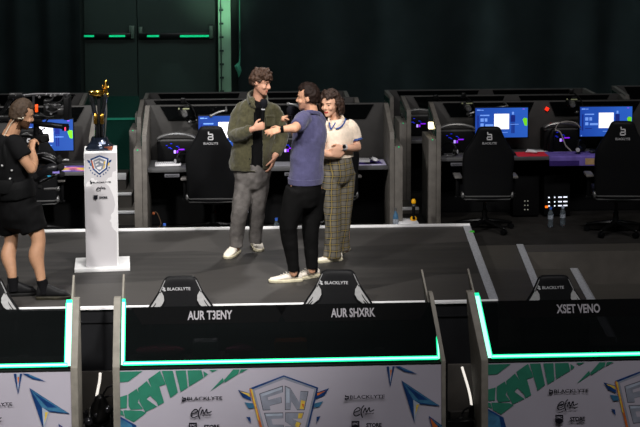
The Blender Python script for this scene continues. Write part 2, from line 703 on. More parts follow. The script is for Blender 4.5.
YC, YR, YL = 16.52, 17.0, 16.4
LX = P(104, 105.5, Y=YL)
back_booth('booth behind the cameraman and the trophy pedestal', LX.x - 2.6, LX.x - .05, YL, ZD + .005, LX.z, GB)
nx = [P(172, 177, Y=YC - .6).x, P(292, 175, Y=YC - .6).x]
booth_px('booth behind the man in the olive jacket and the woman', (145.5, 105), (388, 103.2), YC, ZD + .005, plates=nx)
RX0 = P(428.5, 102, Y=YR)
back_booth('booth with red light, beside the two bright blue monitors to the right', RX0.x, RX0.x + 2.6, YR, ZD + .005, RX0.z, GB, lamp_left=1.09, plates=[P(458, 170, Y=YR - .6).x], red=True)
booth_px('second booth back, seen above the centre booth', (140.5, 99.5), (358, 97.4), 17.95, ZD + .005)
booth_px('rearmost booth, seen above the centre booth', (145.5, 93), (347, 91), 19.35, ZD + .005)
booth_px('second booth back, left edge shown beside the right booth, with lamp', (400.5, 97), (622, 92.5), 18.3, ZD + .005, lamp_left=.93)
booth_px('rearmost booth, seen above the right booth', (384.5, 91), (586, 87.5), 19.6, ZD + .005)
booth_px('rearmost booth at the far right edge, behind the black chair', (612, 86), (800, 84), 19.5, ZD + .005)
booth_px('rearmost booth, seen above the cameraman', (-110, 95), (88, 93), 19.0, ZD + .005)

# stairs with white nosings in the gangway left of the centre booth, and the step right of it
for nm, pxs, zz, y0 in (('gangway_stair', (112, 137), (.93, 1.08, 1.23, 1.38), 16.6),):
    b = MB()
    for k, z in enumerate(zz[:3]):
        a, c = P(pxs[0], 200, Y=y0 + .3 * k).x, P(pxs[1], 200, Y=y0 + .3 * k).x - .06 * k
        b.box(((a + c) / 2, y0 + .3 * k + .55 - .15 * k, (ZD + .006 + z) / 2 - .01), (c - a, 1.1 - .3 * k, z - ZD - .02), 1)
        b.box(((a + c) / 2, y0 + .3 * k + .02, z - .012), (c - a, .05, .03 if k < 2 else .075), 0, bev=.004)
    struct(nm, b, [TRIMW, RISER])
b = MB()
a, c = P(396, 208, Y=17.0), P(419, 208, Y=17.0)
b.box(((a.x + c.x) / 2, 17.3, (ZD + .006 + a.z) / 2 - .01), (c.x - a.x, .6, a.z - ZD - .02), 1)
b.box(((a.x + c.x) / 2, 17.02, a.z - .012), (c.x - a.x, .05, .03), 0, bev=.004)
struct('gangway_step', b, [TRIMW, RISER])
# dark green acrylic screen closing the left gangway
b = MB()
a, c = P(105, 97, Y=18.9), P(141, 210, Y=18.9)
b.box(((a.x + c.x) / 2, 18.9, (a.z + ZD) / 2 + .01), (c.x - a.x, .02, a.z - ZD), 0)
q = P(105, 119, Y=18.88)
o = tag(b.build('green_screen_panel', GREENA), 'dark green acrylic screen closing the gangway right of the trophy', 'screen panel')
b = MB()
b.box(((a.x + c.x) / 2, 18.88, q.z), (c.x - a.x, .02, .025))
b.build('lit_rail', pm('dim_green_rail', (.09, .45, .36), .4, emit=.18), o)

# ------------------------------------------------------------------ station equipment
ZT = ZD + .745                            # desk top height


def gaming_chair(label, group):
    t = thing('gaming_chair', label, 'gaming chair', (0, 0, 0), group)
    for k in range(5):
        a = 2 * PI * k / 5 + .3
        d = V((math.cos(a), math.sin(a), 0))
        b = MB()
        b.sweep([d * .03 + V((0, 0, .12)), d * .18 + V((0, 0, .10)), d * .31 + V((0, 0, .075))], [(.024, .03), (.022, .024), (.016, .016)], ref=V((0, 0, 1)), seg=8)
        lg = b.build('base_leg', BLACKM, t)
        b = MB()
        n = d.cross(V((0, 0, 1)))
        for s in (-1, 1):
            b.cyl(d * .31 + V((0, 0, .032)) + n * (.006 * s), d * .31 + V((0, 0, .032)) + n * (.026 * s), .03, seg=12)
        b.cyl(d * .31 + V((0, 0, .03)), d * .31 + V((0, 0, .08)), .008, seg=8)
        b.build('caster', BLACK, lg)
    b = MB()
    b.cyl((0, 0, .08), (0, 0, .24), .03)
    b.cyl((0, 0, .22), (0, 0, .38), .018)
    b.box((0, 0, .385), (.22, .3, .035), bev=.008)
    b.build('gas_lift', BLACKM, t)
    b = MB()
    b.sweep([(0, -.25, .45), (0, -.1, .445), (0, .1, .455), (0, .25, .47)], [(.25, .045), (.265, .05), (.265, .055), (.24, .045)], ref=V((1, 0, 0)), seg=24, sub=3, sq=4)
    for s in (-1, 1):
        b.sweep([(s * .235, -.22, .47), (s * .245, 0, .485), (s * .235, .2, .48)], [.035, .045, .03], seg=10, sub=3)
    b.build('seat', LEATHER, t)
    # shell backrest: (height, half width, half thickness)
    prof = [(.42, .22, .035), (.47, .262, .045), (.60, .268, .05), (.75, .268, .052), (.86, .274, .055), (.91, .274, .055), (.96, .268, .054), (1.01, .248, .053), (1.05, .226, .052), (1.10, .196, .05), (1.15, .168, .048), (1.20, .146, .045), (1.25, .126, .042), (1.275, .108, .034), (1.285, .085, .018)]

    def cy(z):
        return -.235 - (z - .42) * .17
    b = MB()
    b.sweep([(0, cy(z), z) for z, w, th in prof], [(w, th) for z, w, th in prof], ref=V((1, 0, 0)), seg=32, sub=3, sq=3.2, ends=False)
    bk = b.build('backrest', LEATHER, t, smooth=60)
    up = V((0, -.17, 1)).normalized()

    def sweep_w(z):
        for (z0, w0, t0), (z1, w1, t1) in zip(prof, prof[1:]):
            if z <= z1:
                k = (z - z0) / (z1 - z0)
                return w0 + (w1 - w0) * k, t0 + (t1 - t0) * k
        return prof[-1][1:]
    # front bolsters and pale wing panels
    for s in (-1, 1):
        b = MB()
        zs = (.50, .62, .75, .86, .93)
        b.sweep([(s * (sweep_w(z)[0] - .045), cy(z) + .05, z) for z in zs], [(.03, .04), (.04, .055), (.042, .06), (.042, .055), (.02, .03)], ref=V((1, 0, 0)), seg=12, sub=3)
        b.build('side_bolster', LEATHER, t)
        b = MB()
        zz = [1.01, 1.05, 1.09, 1.13, 1.165]
        outer = [(s * (sweep_w(z)[0] - .012), cy(z) + sweep_w(z)[1] * .80, z) for z in zz]
        inner = [(s * (sweep_w(z)[0] - k), cy(z) + sweep_w(z)[1] + .012, z) for z, k in zip(zz, (.06, .085, .08, .055, .02))]
        b.prism(outer + inner[::-1], (0, .012, .002))
        wp = b.build('wing_panel', GREYW, t)
        b = MB()
        for k in (.3, .6):
            pp = [V(o_).lerp(V(i_), k) + V((0, .013, 0)) for o_, i_ in zip(outer, inner)]
            b.tube(pp, .005, seg=6)
        b.build('wing_seam', BLACK, wp)
        b = MB()
        zz = [1.16, 1.18, 1.20, 1.24, 1.27]
        b.sweep([(s * (sweep_w(z)[0] - .012), cy(z) + sweep_w(z)[1] * .6, z) for z in zz], [.006] * 5, seg=6, sub=2)
        b.build('edge_piping', pm('grey_piping', (.5, .5, .5), .5), t)
        b = MB()
        b.box((s * .30, -.05, .52), (.04, .06, .24), bev=.01)
        b.box((s * .27, -.05, .41), (.12, .06, .025), bev=.006)
        ar = b.build('armrest', BLACK, t)
        b = MB()
        b.box((s * .30, -.03, .655), (.085, .25, .03), bev=.012)
        b.build('arm_pad', pm('dark_grey_pad', (.42, .41, .40), .5), ar)
    b = MB()
    for z in (.425, .462):
        yb = cy(z) - sweep_w(z)[1]
        b.tube([(-.25, yb + .03, z), (-.235, yb - .006, z), (.235, yb - .006, z), (.25, yb + .03, z)], .008, seg=6)
    for s in (-1, 1):
        b.ball((s * .262, cy(.47), .47), (.022, .04, .045))
    b.build('seat_hinge', GREYM, t)
    # lettering on the rear (large) and on the front of the headrest (small)
    zz = 1.10
    b = MB()
    rear = V((0, cy(zz) - sweep_w(zz)[1] - .004, zz))
    ux, n = V((1, 0, 0)), V((0, -1, -.17)).normalized()
    b.text('BLACKLYTE', rear, ux, up, .026, .15, bold=.012, depth=.003)
    ic = rear + up * .075
    for (dx, dz, w, h) in ((-.017, .036, .009, .022), (-.002, .024, .038, .010), (.016, .012, .010, .022), (.0, .0, .040, .010), (.018, -.013, .010, .022), (-.002, -.025, .042, .010), (-.020, -.013, .009, .018)):
        b.box(ic + ux * dx * 1.25 + up * dz * 1.25, (w * 1.25, .004, h * 1.25), rot=Matrix.Rotation(-.165, 3, 'X'))
    b.build('lettering', LOGO, bk)
    zz = 1.185
    b = MB()
    fr = V((.012, cy(zz) + sweep_w(zz)[1] + .003, zz))
    upf = V((0, -.17, 1)).normalized()
    b.text('BLACKLYTE', fr, V((-1, 0, 0)), upf, .026, .17, bold=.012, depth=.003)
    for (dx, dz, w, h) in ((.108, .008, .012, .01), (.114, -.004, .02, .008), (.106, -.012, .016, .01), (.116, .012, .008, .016)):
        b.box(fr + V((dx, 0, 0)) + upf * dz, (w, .006, h))
    b.build('headrest_lettering', LOGO, bk)
    return t


GC = 'black gaming chairs behind the stage'
GF = 'black gaming chairs with white wings in the front booths'
ch0 = gaming_chair('black gaming chair beside the olive jacket man, with pale back lettering', GC)


def low(o, k):
    o.scale = (1, 1, k)


def chair_at(px, py_top, yback):
    """stand the chair so that its rear face is at depth yback under that pixel column"""
    return V((P(px, py_top, Y=yback).x, yback + .40, ZD + .008))


q = chair_at(212, 127, YB + .12)
place(ch0, q, R(-2))
ch0.scale = (1, 1, .955)
copy_thing(ch0, chair_at(330, 127, YB + .12), R(8), 'black gaming chair hidden behind the woman in plaid trousers, one arm pad showing', GC)
low(copy_thing(ch0, chair_at(491.5, 128, YB + .12), R(-3), 'black gaming chair in front of the monitor nearest the red mouse mat', GC), .925)
low(copy_thing(ch0, chair_at(627, 121, YB - .12), R(-6), 'black gaming chair nearest the right edge, in front of the far right monitor', GC), .985)
copy_thing(ch0, chair_at(27, 130, YB + .12), R(4), 'black gaming chair mostly hidden behind the cameraman', GC)
fc = []
for px, py, l in ((182, 275, 'black gaming chair with white wings behind the left name on the middle front booth'), (335.5, 269, 'black gaming chair with white wings behind the right name on the middle front booth'),
                  (552.5, 274, 'black gaming chair with white wings behind the name on the right front booth'), (-14, 277, 'black gaming chair with one white wing showing, at the feet of the cameraman')):
    a = P(px, py, Y=12.4)
    c = copy_thing(ch0, (a.x, 12.02, 0), PI + R({182: 2, 335.5: -3, 552.5: 0, -14: 0}[px]), l, GF)
    k = (a.z + .0) / 1.287
    c.scale = (k * 1.17, k, k)

# monitors
SCRB = None


def screen_mat():
    m = bpy.data.materials.new('blue_lobby_screen')
    m.use_nodes = True
    nt = m.node_tree
    b = nt.nodes['Principled BSDF']
    tc = nt.nodes.new('ShaderNodeTexCoord')
    sp = nt.nodes.new('ShaderNodeSeparateXYZ')
    nt.links.new(tc.outputs['Object'], sp.inputs[0])
    nz = nt.nodes.new('ShaderNodeTexNoise')
    nz.inputs['Scale'].default_value = 4
    nt.links.new(tc.outputs['Object'], nz.inputs['Vector'])
    f = math_node(nt, 'MULTIPLY_ADD', sp.outputs['X'], 1.1, .5)
    f2 = math_node(nt, 'ADD', f, math_node(nt, 'MULTIPLY_ADD', nz.outputs['Fac'], .5, -.25))
    rp = nt.nodes.new('ShaderNodeValToRGB')
    rp.color_ramp.elements[0].color = (*lin((.10, .27, .70)), 1)
    rp.color_ramp.elements[1].color = (*lin((.20, .45, .90)), 1)
    nt.links.new(f2, rp.inputs['Fac'])
    b.inputs['Base Color'].default_value = (.01, .01, .01, 1)
    nt.links.new(rp.outputs['Color'], b.inputs['Emission Color'])
    b.inputs['Emission Strength'].default_value = .75
    b.inputs['Roughness'].default_value = .3
    return m


SCRB = screen_mat()
SCRW = pm('white_screen_area', (.97, .97, 1), .4, var=.01, emit=1.0)
SCRL = pm('pale_blue_screen_area', (.45, .62, .95), .4, var=.05, emit=.7)
SCRG = pm('green_screen_area', (.45, .85, .15), .4, var=.05, emit=.7)
SCRD = pm('dark_blue_screen_area', (.10, .16, .50), .4, var=.1, emit=.6)
SCRP = pm('purple_screen_area', (.55, .30, .90), .4, var=.1, emit=.7)


def monitor(label, group):
    t = thing('monitor', label, 'monitor', (0, 0, 0), group)
    b = MB()
    b.box((0, .02, .34), (.615, .03, .36), bev=.004)
    b.box((0, .045, .34), (.3, .04, .2), bev=.015)
    b.build('bezel', BLACK, t)
    b = MB()
    Y0 = .0045

    def q(x0, z0, x1, z1, m, d=.0006):
        b.poly([(x0, Y0 - d, z0), (x1, Y0 - d, z0), (x1, Y0 - d, z1), (x0, Y0 - d, z1)], m)
    W, H, zc = .595, .336, .34

    def u(x):
        return -W / 2 + W * x

    def v(y):
        return zc + H / 2 - H * y
    q(u(0), v(1), u(1), v(0), 0, 0)
    q(u(.36), v(.72), u(.645), v(.20), 1)
    for x0, y0, x1, y1, m in ((.03, .05, .10, .09, 2), (.11, .06, .16, .085, 2), (.09, .23, .27, .27, 2), (.10, .35, .16, .46, 2), (.18, .35, .23, .46, 2),
                              (.10, .52, .16, .62, 2), (.19, .55, .345, .62, 2), (.04, .25, .065, .80, 4), (.10, .72, .23, .745, 4), (.02, .95, .04, .99, 2), (.44, .82, .62, .84, 2),
                              (.67, .55, .83, .57, 2), (.90, .03, .94, .06, 5)):
        q(u(x0), v(y1), u(x1), v(y0), m)
    # a plain standing figure and a green blot, no likeness
    for x0, y0, x1, y1, m in ((.70, .14, .735, .23, 2), (.675, .25, .76, .48, 4), (.69, .50, .715, .86, 4), (.725, .50, .75, .86, 4)):
        q(u(x0), v(y1), u(x1), v(y0), m, .0004)
    b.poly([(u(.90), Y0 - .0006, v(.40)), (u(.93), Y0 - .0006, v(.34)), (u(.99), Y0 - .0006, v(.36)), (u(.99), Y0 - .0006, v(.62)), (u(.94), Y0 - .0006, v(.60)), (u(.92), Y0 - .0006, v(.50))], 3)
    b.build('screen', [SCRB, SCRW, SCRL, SCRG, SCRD, SCRP], t, smooth=0)
    b = MB()
    b.cyl((0, .075, .015), (0, .075, .36), .022)
    b.box((0, .07, .34), (.06, .06, .06), bev=.01)
    b.build('stand_column', BLACKM, t)
    b = MB()
    b.box((0, .06, .008), (.24, .19, .014), bev=.006)
    b.build('stand_foot', BLACKM, t)
    return t


GM = 'monitors on the player desks'
mon = monitor('blue glowing monitor behind the camera rig', GM)
SEG = []


def mon_at(o, px, Y, rz):
    p = P(px, 130, Y=Y)
    return V((p.x, Y, ZT)), rz


def put_mon(px, Y, rz, label):
    return copy_thing(mon, (P(px, 130, Y=Y).x, Y, ZT + .001), rz, label, GM)


place(mon, (P(45, 135, Y=YL - .25).x, YL - .25, ZT + .001), R(2))
put_mon(226, YC - .22, R(0), 'blue glowing monitor half hidden by the olive jacket and a chair')
put_mon(501.5, YR - .28, R(0), 'blue glowing monitor above the red mouse mat')
put_mon(606, YR - .28, R(0), 'blue glowing monitor nearest the right edge, above the hanging purple mat')


# computers with an arched handle
LEDB = pm('blue_led', (.12, .18, 1.0), .4, var=.3, scale=90, emit=.55)
LEDP = pm('violet_led', (.55, .12, 1.0), .4, var=.2, scale=90, emit=.7)
LEDT = pm('pale_violet_led', (.70, .6, 1.0), .4, var=.1, emit=.9)


def computer(label, group):
    t = thing('gaming_computer', label, 'computer', (0, 0, 0), group)
    b = MB()
    b.box((0, .0, .13), (.42, .22, .24), bev=.01)
    for s in (-1, 1):
        b.box((s * .16, 0, .006), (.04, .18, .012))
    b.build('case', BLACK, t)
    b = MB()
    pts = [(-.2, -.1, .252), (-.195, -.1, .285), (-.1, -.1, .318), (0, -.1, .328), (.1, -.1, .318), (.195, -.1, .285), (.2, -.1, .252)]
    b.sweep(pts, [(.014, .05)] * 7, ref=V((0, 0, 1)), seg=8, sub=3, sq=4)
    b.build('carry_handle', GREYM, t)
    b = MB()
    b.box((0, -.1, .256), (.42, .012, .018))
    b.build('top_trim', GREYM, t)
    b = MB()
    r = random.Random(3)
    for k in range(7):
        b.box((-.11 + r.random() * .22, -.1115, .10 + r.random() * .12), (.012 + r.random() * .02, .003, .006), 0)
    b.box((-.02, -.112, .13), (.022, .004, .035), 2)
    b.box((.008, -.112, .13), (.018, .004, .03), 1)
    b.box((.05, -.112, .155), (.06, .004, .012), 1)
    b.build('led_display', [LEDB, LEDP, LEDT], t)
    return t


GP = 'gaming computers with arched handles'
pc = computer('black computer with blue lights on the desk left of the olive jacket man', GP)
place(pc, (P(177, 150, Y=YC - .2).x, YC - .16, ZT), 0)
copy_thing(pc, (P(287, 150, Y=YC - .2).x, YC - .16, ZT), 0, 'black computer with violet lights seen between the two men', GP)
copy_thing(pc, (P(455.5, 150, Y=YR - .2).x, YR - .16, ZT), 0, 'black computer with arched handle right of the bright square lamp', GP)
copy_thing(pc, (P(561.5, 150, Y=YR - .2).x, YR - .13, ZT), 0, 'black computer with violet lights under the loop of white cable', GP)
copy_thing(pc, (P(418, 150, Y=18.1).x, 18.12, ZT), 0, 'black computer with blue lights in the gap between two booth side walls', GP)


# camera heads on arms above the desks
def desk_camera(label, group):
    t = thing('player_camera', label, 'camera', (0, 0, 0), group)
    b = MB()
    b.box((0, -.06, 0), (.10, .12, .075), bev=.012)
    b.box((.035, -.03, .05), (.06, .05, .03), bev=.006)
    b.box((-.05, -.05, .02), (.03, .05, .05), bev=.006)
    b.build('camera_body', BLACK, t)
    b = MB()
    b.cyl((0, -.12, 0), (0, -.19, -.01), .035, .03)
    b.cyl((0, -.188, -.01), (0, -.195, -.01), .026, .02)
    b.build('lens', GREYM, t)
    b = MB()
    b.box((.02, -.122, .045), (.07, .004, .012))
    b.box((-.055, -.1, .045), (.014, .02, .014))
    b.build('indicator_strip', pm('pale_indicator', (.62, .64, .50), .5), t)
    b = MB()
    b.tube([(0, -.05, -.03), (.03, .0, -.09), (.10, .05, -.13), (.16, .10, -.12)], .011, seg=8, sub=3)
    b.tube([(.16, .10, -.12), (.12, .14, .02), (.02, .16, .10)], .009, seg=8, sub=3)
    b.box((.02, .165, .10), (.05, .05, .06), bev=.008)
    b.build('mounting_arm', BLACKM, t)
    for q_, r_ in (((.07, .03, -.12), (.03, .025, .02)), ((.155, .10, -.12), .018)):
        b = MB()
        b.ball(q_, r_, sub=2)
        b.build('joint_knob', GREYM, t)
    return t


GK = 'player cameras clamped to the booth tops'
dc = desk_camera('black camera on an arm above the desk left of the olive jacket man', GK)
place(dc, P(183, 111.5, Y=YC - .2), R(8))
copy_thing(dc, P(465, 106, Y=YR - .2), R(5), 'black camera on an arm right of the bright square lamp', GK)
copy_thing(dc, P(571, 102, Y=YR - .2), R(-6), 'black camera on an arm between the two bright monitors', GK)
copy_thing(dc, P(437, 107, Y=18.1), R(5), 'black camera on an arm behind the booth wall at the lamp', GK)


def boom(label, a, c):
    b = MB()
    b.sweep([a, a.lerp(c, .5) + V((0, 0, .012)), c], [.014, .013, .009], seg=8, sub=3)
    b.ball(a, .022)
    b.ball(c, .018)
    b.tube([c, c + V((0, .10, .02)), c + V((0, .2, .0))], .01, sub=2)
    return tag(b.build('boom_arm', GREYM), label, 'boom arm', 'pale boom arms over the monitors')


boom('pale boom arm above the monitor beside the olive jacket', P(211, 116, Y=YC - .24), P(226, 110.5, Y=YC - .22))
boom('pale boom arm above the monitor over the red mat', P(468, 114, Y=YR - .26), P(507, 106, Y=YR - .23))
boom('pale boom arm between the two men', P(288, 104, Y=YC - .24), P(301, 108, Y=YC - .22))


# desk clutter
def mat_on_desk(label, px, Yc, w, d, mats, rz=0):
    b = MB()
    b.box((0, 0, .002), (w, d, .004), 0, bev=.001)
    for i, m in enumerate(mats[1:]):
        r = random.Random(px + i)
        for k in range(3):
            x, y = (r.random() - .5) * w * .7, (r.random() - .5) * d * .6
            s_ = .06 + .07 * r.random()
            b.poly([(x + s_ * math.cos(a) * (1 + .4 * r.random()), y + .7 * s_ * math.sin(a), .0045 + .0003 * i) for a in [2 * PI * j / 9 for j in range(9)]], i + 1)
    o = b.build('mouse_mat', list(mats), origin=(0, 0, 0), smooth=0)
    place(o, (P(px, 165, Y=Yc).x, Yc, ZT + .0005), rz)
    return tag(o, label, 'mouse mat', 'mouse mats on the player desks')


RED = pm('red_mat', (.84, .20, .26), .8, var=.06, scale=8)
PURP = pm('purple_mat', (.42, .36, .66), .8, var=.3, scale=9)
PALE = pm('pale_lilac_print', (.80, .78, .90), .8)
DKP = pm('deep_violet_print', (.22, .16, .42), .8)
TAN = pm('tan_print', (.70, .58, .42), .8)
GRN = pm('green_print', (.30, .50, .18), .8)
PINK = pm('pink_print', (.85, .5, .62), .8)
YEL = pm('yellow_print', (.86, .72, .30), .8)
mat_on_desk('red mouse mat on the desk between the two chairs to the right', 532, YR - .42, .38, .30, [RED])
mat_on_desk('purple and yellow print mouse mat left of the trophy pedestal', 77, YL - .40, .62, .36, [PURP, PALE, PINK, YEL])
mat_on_desk('white and lilac print mouse mat beside the woman', 362, YC - .36, .50, .36, [PALE, PURP, DKP])
mat_on_desk('grey mouse mat between the two men', 283, YC - .38, .30, .30, [pm('grey_mat', (.5, .5, .52), .8)])
# mat hanging over the desk edge
YDF = YR - .72 + .13
b = MB()
xl, xr = P(549, 165, Y=YDF).x, P(603, 165, Y=YDF).x
prof = [(YR - .3, ZT + .004), (YDF - .004, ZT + .004), (YDF - .018, ZT - .01), (YDF - .02, ZT - .05), (YDF - .022, ZT - .105)]
for (y0, z0), (y1, z1) in zip(prof, prof[1:]):
    b.prism([(xl, y0, z0), (xr, y0, z0), (xr, y1, z1), (xl, y1, z1)], (0, -.002, .003), 0)


def onf(x0, z0, x1, z1, m):
    b.box(((x0 + x1) / 2, YDF - .026, (z0 + z1) / 2), (x1 - x0, .002, z1 - z0), m)


w = xr - xl
onf(xl + w * .66, ZT - .09, xl + w * .86, ZT - .02, 1)
onf(xl + w * .84, ZT - .09, xr - .01, ZT - .05, 2)
onf(xl, ZT - .10, xl + w * .55, ZT - .045, 3)
tag(b.build('mouse_mat', [PURP, TAN, GRN, DKP], smooth=0), 'purple print mouse mat hanging over the front edge of the desk', 'mouse mat', 'mouse mats on the player desks')


def paper(label, px, Y, w, d, z=ZT, rz=.1):
    b = MB()
    b.box((0, 0, .003), (w, d, .006), bev=.001)
    o = b.build('paper_sheet', WHITEP, origin=(0, 0, 0))
    place(o, (P(px, 165, Y=Y).x, Y, z), rz)
    return tag(o, label, 'paper')


paper('white papers behind the red mouse mat', 540, YR - .20, .26, .1)


def keyboard(label, px, Y, w, m, rz=0):
    t = thing('keyboard', label, 'keyboard', (P(px, 165, Y=Y).x, Y, ZT + .005), 'keyboards on the player desks')
    o = t.location
    b = MB()
    b.box(o + V((0, 0, .01)), (w, .13, .02), bev=.004)
    b.build('keyboard_base', m, t)
    b = MB()
    n = int(w / .022)
    for i in range(n):
        for j in range(5):
            b.box(o + V((-w / 2 + .013 + i * (w - .01) / n, -.05 + j * .025, .024)), (.017, .019, .01))
    b.build('keys', pm('key_caps_' + m.name, (.75, .75, .76) if m == WHITEP else (.12, .12, .13), .5), t)
    t.rotation_euler = (0, 0, rz)
    return t


keyboard('white keyboard on the desk left of the olive jacket man', 168, YC - .40, .28, WHITEP, R(3))
keyboard('black keyboard under the monitor over the red mat', 500, YR - .44, .34, BLACK)
keyboard('white keyboard on the lilac mouse mat beside the woman', 356, YC - .30, .30, WHITEP, R(-4))


def mouse(label, px, Y, m, rz=0):
    b = MB()
    b.sweep([(0, -.06, .016), (0, -.03, .02), (0, .02, .022), (0, .055, .014)], [(.026, .012), (.032, .02), (.031, .02), (.02, .01)], ref=V((1, 0, 0)), seg=14, sub=3)
    b.box((0, .035, .04), (.006, .02, .01))
    o = b.build('computer_mouse', m, origin=(0, 0, 0))
    place(o, (P(px, 165, Y=Y).x, Y, ZT + .006), rz)
    return tag(o, label, 'computer mouse', 'mice on the player desks')


mouse('white computer mouse on the red mouse mat', 531, YR - .38, WHITEP, R(70))
mouse('white computer mouse on the lilac mat beside the woman', 374, YC - .30, WHITEP, R(20))
mouse('dark computer mouse on the purple hanging mat', 592, YR - .40, BLACK, R(10))


def headset(label, loc, rz, m=BLACK):
    t = thing('headset', label, 'headset', (0, 0, 0), 'headsets on the player desks')
    b = MB()
    pts = [(.085 * math.cos(a), .02 * math.sin(a), .06 + .085 * math.sin(a)) for a in [PI * k / 10 for k in range(11)]]
    b.sweep(pts, [(.012, .018)] * 11, seg=8)
    b.build('headband', m, t)
    for s in (-1, 1):
        b = MB()
        b.cyl((s * .06, 0, .05), (s * .10, 0, .05), .042, .036)
        ec = b.build('ear_cup', m, t)
        b = MB()
        b.cyl((s * .098, 0, .05), (s * .104, 0, .05), .024)
        b.build('cup_badge', LOGO, ec)
    b = MB()
    b.tube([(.08, -.01, .03), (.06, -.09, .02), (.02, -.12, .02)], .006, seg=6, sub=3)
    b.ball((.02, -.12, .02), .011)
    b.build('boom_microphone', GREYM, t)
    place(t, loc, rz)
    return t


headset('black and white headset beside the white keyboard', V((P(184, 165, Y=YC - .3).x, YC - .38, ZT + .003)), R(30))
headset('black headset on the desk beside the chair and the bright lamp', V((P(448, 165, Y=YR - .4).x, YR - .46, ZT + .003)), R(-25))
headset('black headset lying on the hanging purple mat', V((P(580, 165, Y=YR - .4).x, YR - .42, ZT + .008)), R(60))
# loose white headphone cable hanging in a loop in front of the computer
b = MB()
pts = [P(x, y, Y=YR - .30) for x, y in ((555, 131), (558, 124), (566, 121.3), (576, 123), (580, 128))]
b.tube(pts, .005, seg=6, sub=4, m=0)
pts = [P(x, y, Y=YR - .30) for x, y in ((555, 130), (560, 132), (563.5, 140), (566, 146), (571, 151), (575, 158))]
b.tube(pts, .008, seg=6, sub=4, m=0)
b.sweep([P(553, 131, Y=YR - .28), P(550.5, 143, Y=YR - .28), P(551.5, 156, Y=YR - .28)], [.03, .045, .02], seg=10, sub=3, m=1)
tag(b.build('cable', [pm('pale_cable', (.62, .60, .58), .5), BLACK]), 'loop of white headphone cable beside the violet lit computer', 'cable')


# lights of the computers under the desk
def under_computer(label, px, py, w, h, mats, dots):
    p = P(px, py, Y=YR - .3)
    t = thing('tower_computer', label, 'computer', (p.x, YR - .12, ZD + .01), 'tower computers under the desks')
    b = MB()
    b.box((p.x, YR - .2, ZD + .012 + .24), (.3, .2, .46), bev=.01)
    b.build('case', KICK, t)
    b = MB()
    for (x, y, ww, hh, m) in dots:
        a, c = P(x - ww / 2, y - hh / 2, Y=YR - .302), P(x + ww / 2, y + hh / 2, Y=YR - .302)
        b.box(((a.x + c.x) / 2, YR - .302, (a.z + c.z) / 2), (c.x - a.x, .006, a.z - c.z), m)
    b.build('status_lights', mats, t)
    return t


WLED = pm('white_led', (.92, .94, 1), .4, var=.02, emit=1.1)
GLED = pm('green_dot_led', (.3, 1, .2), .4, var=.02, emit=.9)
OLED = pm('orange_led', (1, .42, .08), .4, var=.02, emit=1.6)
d = []
for j, y in enumerate((197.5, 202, 206)):
    for x, ww in ((549, 1.6), (554.7, 1.3), (560, 3.6), (564.7, 2.6), (566.8, 1)):
        d.append((x, y - (x - 549) * .03, ww, 1.2, 0))
d += [(546.5, 206.8, 2.6, 2, 1), (566.8, 219.5, .8, 2.2, 2), (563.5, 220.5, 1.2, 1.2, 2)]
under_computer('tower computer with rows of white lights under the desk behind two bottles', 557, 205, 10, 20, [WLED, OLED, GLED], d)
under_computer('tower computer with six tiny pale lights under the red mat', 526, 205, 10, 20, [pm('dim_led', (.6, .6, .55), .4, emit=.5), GLED],
               [(x, y, 1, 1, 0) for x in (524.8, 527.8) for y in (201, 205.3, 209.6)] + [(531.5, 219, 2.2, .5, 1)])
# red lights behind the olive man's legs
p = P(246, 210, Y=YC - .25)
t = thing('tower_computer', 'tower computer with red lights seen between the legs of the olive jacket man', 'computer', (p.x, YC - .12, ZD + .01), 'tower computers under the desks')
b = MB()
b.box((p.x, YC - .15, ZD + .012 + .24), (.3, .2, .46), bev=.01)
b.build('case', KICK, t)
b = MB()
for x, y, m in ((246.4, 208.5, 0), (246.5, 211.3, 0), (247.6, 211.8, 1), (246.6, 214.5, 2)):
    b.box(P(x, y, Y=YC - .252), (.018, .006, .012), m)
b.build('status_lights', [OLED, WLED, REDL], t)


def bottle(label, px, py, Y, z, h=.22, cap=None, clear=None):
    t = thing('water_bottle', label, 'bottle', (P(px, py, Y=Y).x, Y, z), 'plastic water bottles')
    o = t.location
    b = MB()
    k = h / .22
    b.lathe([(.0, .002), (.026, 0), (.031, .006), (.031, .03), (.028, .04), (.031, .05), (.028, .07), (.031, .085), (.031, .14), (.027, .165), (.014, .19), (.013, .2), (0, .201)], o, 16)
    for v in b.bm.verts:
        v.co.z = o.z + (v.co.z - o.z) * k
    b.build('bottle_body', clear or CLEAR, t)
    b = MB()
    b.lathe([(0, .198 * k), (.016, .198 * k), (.016, .222 * k), (0, .223 * k)], o, 12)
    b.build('cap', cap or pm('blue_cap', (.25, .42, .80), .5), t)
    b = MB()
    b.lathe([(.0316, .092 * k), (.0316, .135 * k)], o, 16)
    b.build('bottle_label', pm('bottle_label', (.55, .58, .62), .5, var=.5, scale=60), t)
    return t


CLEAR = pm('clear_plastic', (.55, .60, .64), .12, var=.3, scale=40)
for n in CLEAR.node_tree.nodes:
    if n.type == 'BSDF_PRINCIPLED':
        n.inputs['Transmission Weight'].default_value = .75
bottle('clear bottle on the floor under the desk, the one nearer the red mat', 550.3, 238, 16.15, ZD + .006)
bottle('clear bottle on the floor with a green glint, right of its twin', 562.5, 238, 16.2, ZD + .006, cap=pm('white_blue_cap', (.7, .75, .85), .5))
bottle('blue capped bottle behind the stage edge below the white keyboard', 164.5, 226, YB + .16, ZD + .006, .20)
bottle('blue capped bottle behind the stage edge between the two men', 276.5, 224, YB + .16, ZD + .006, .24)
bottle('blue bottle beside the yellow and black tool', 395.6, 215, YB + .30, ZD + .012, .30, cap=GREYM, clear=pm('blue_bottle', (.25, .40, .52), .35))
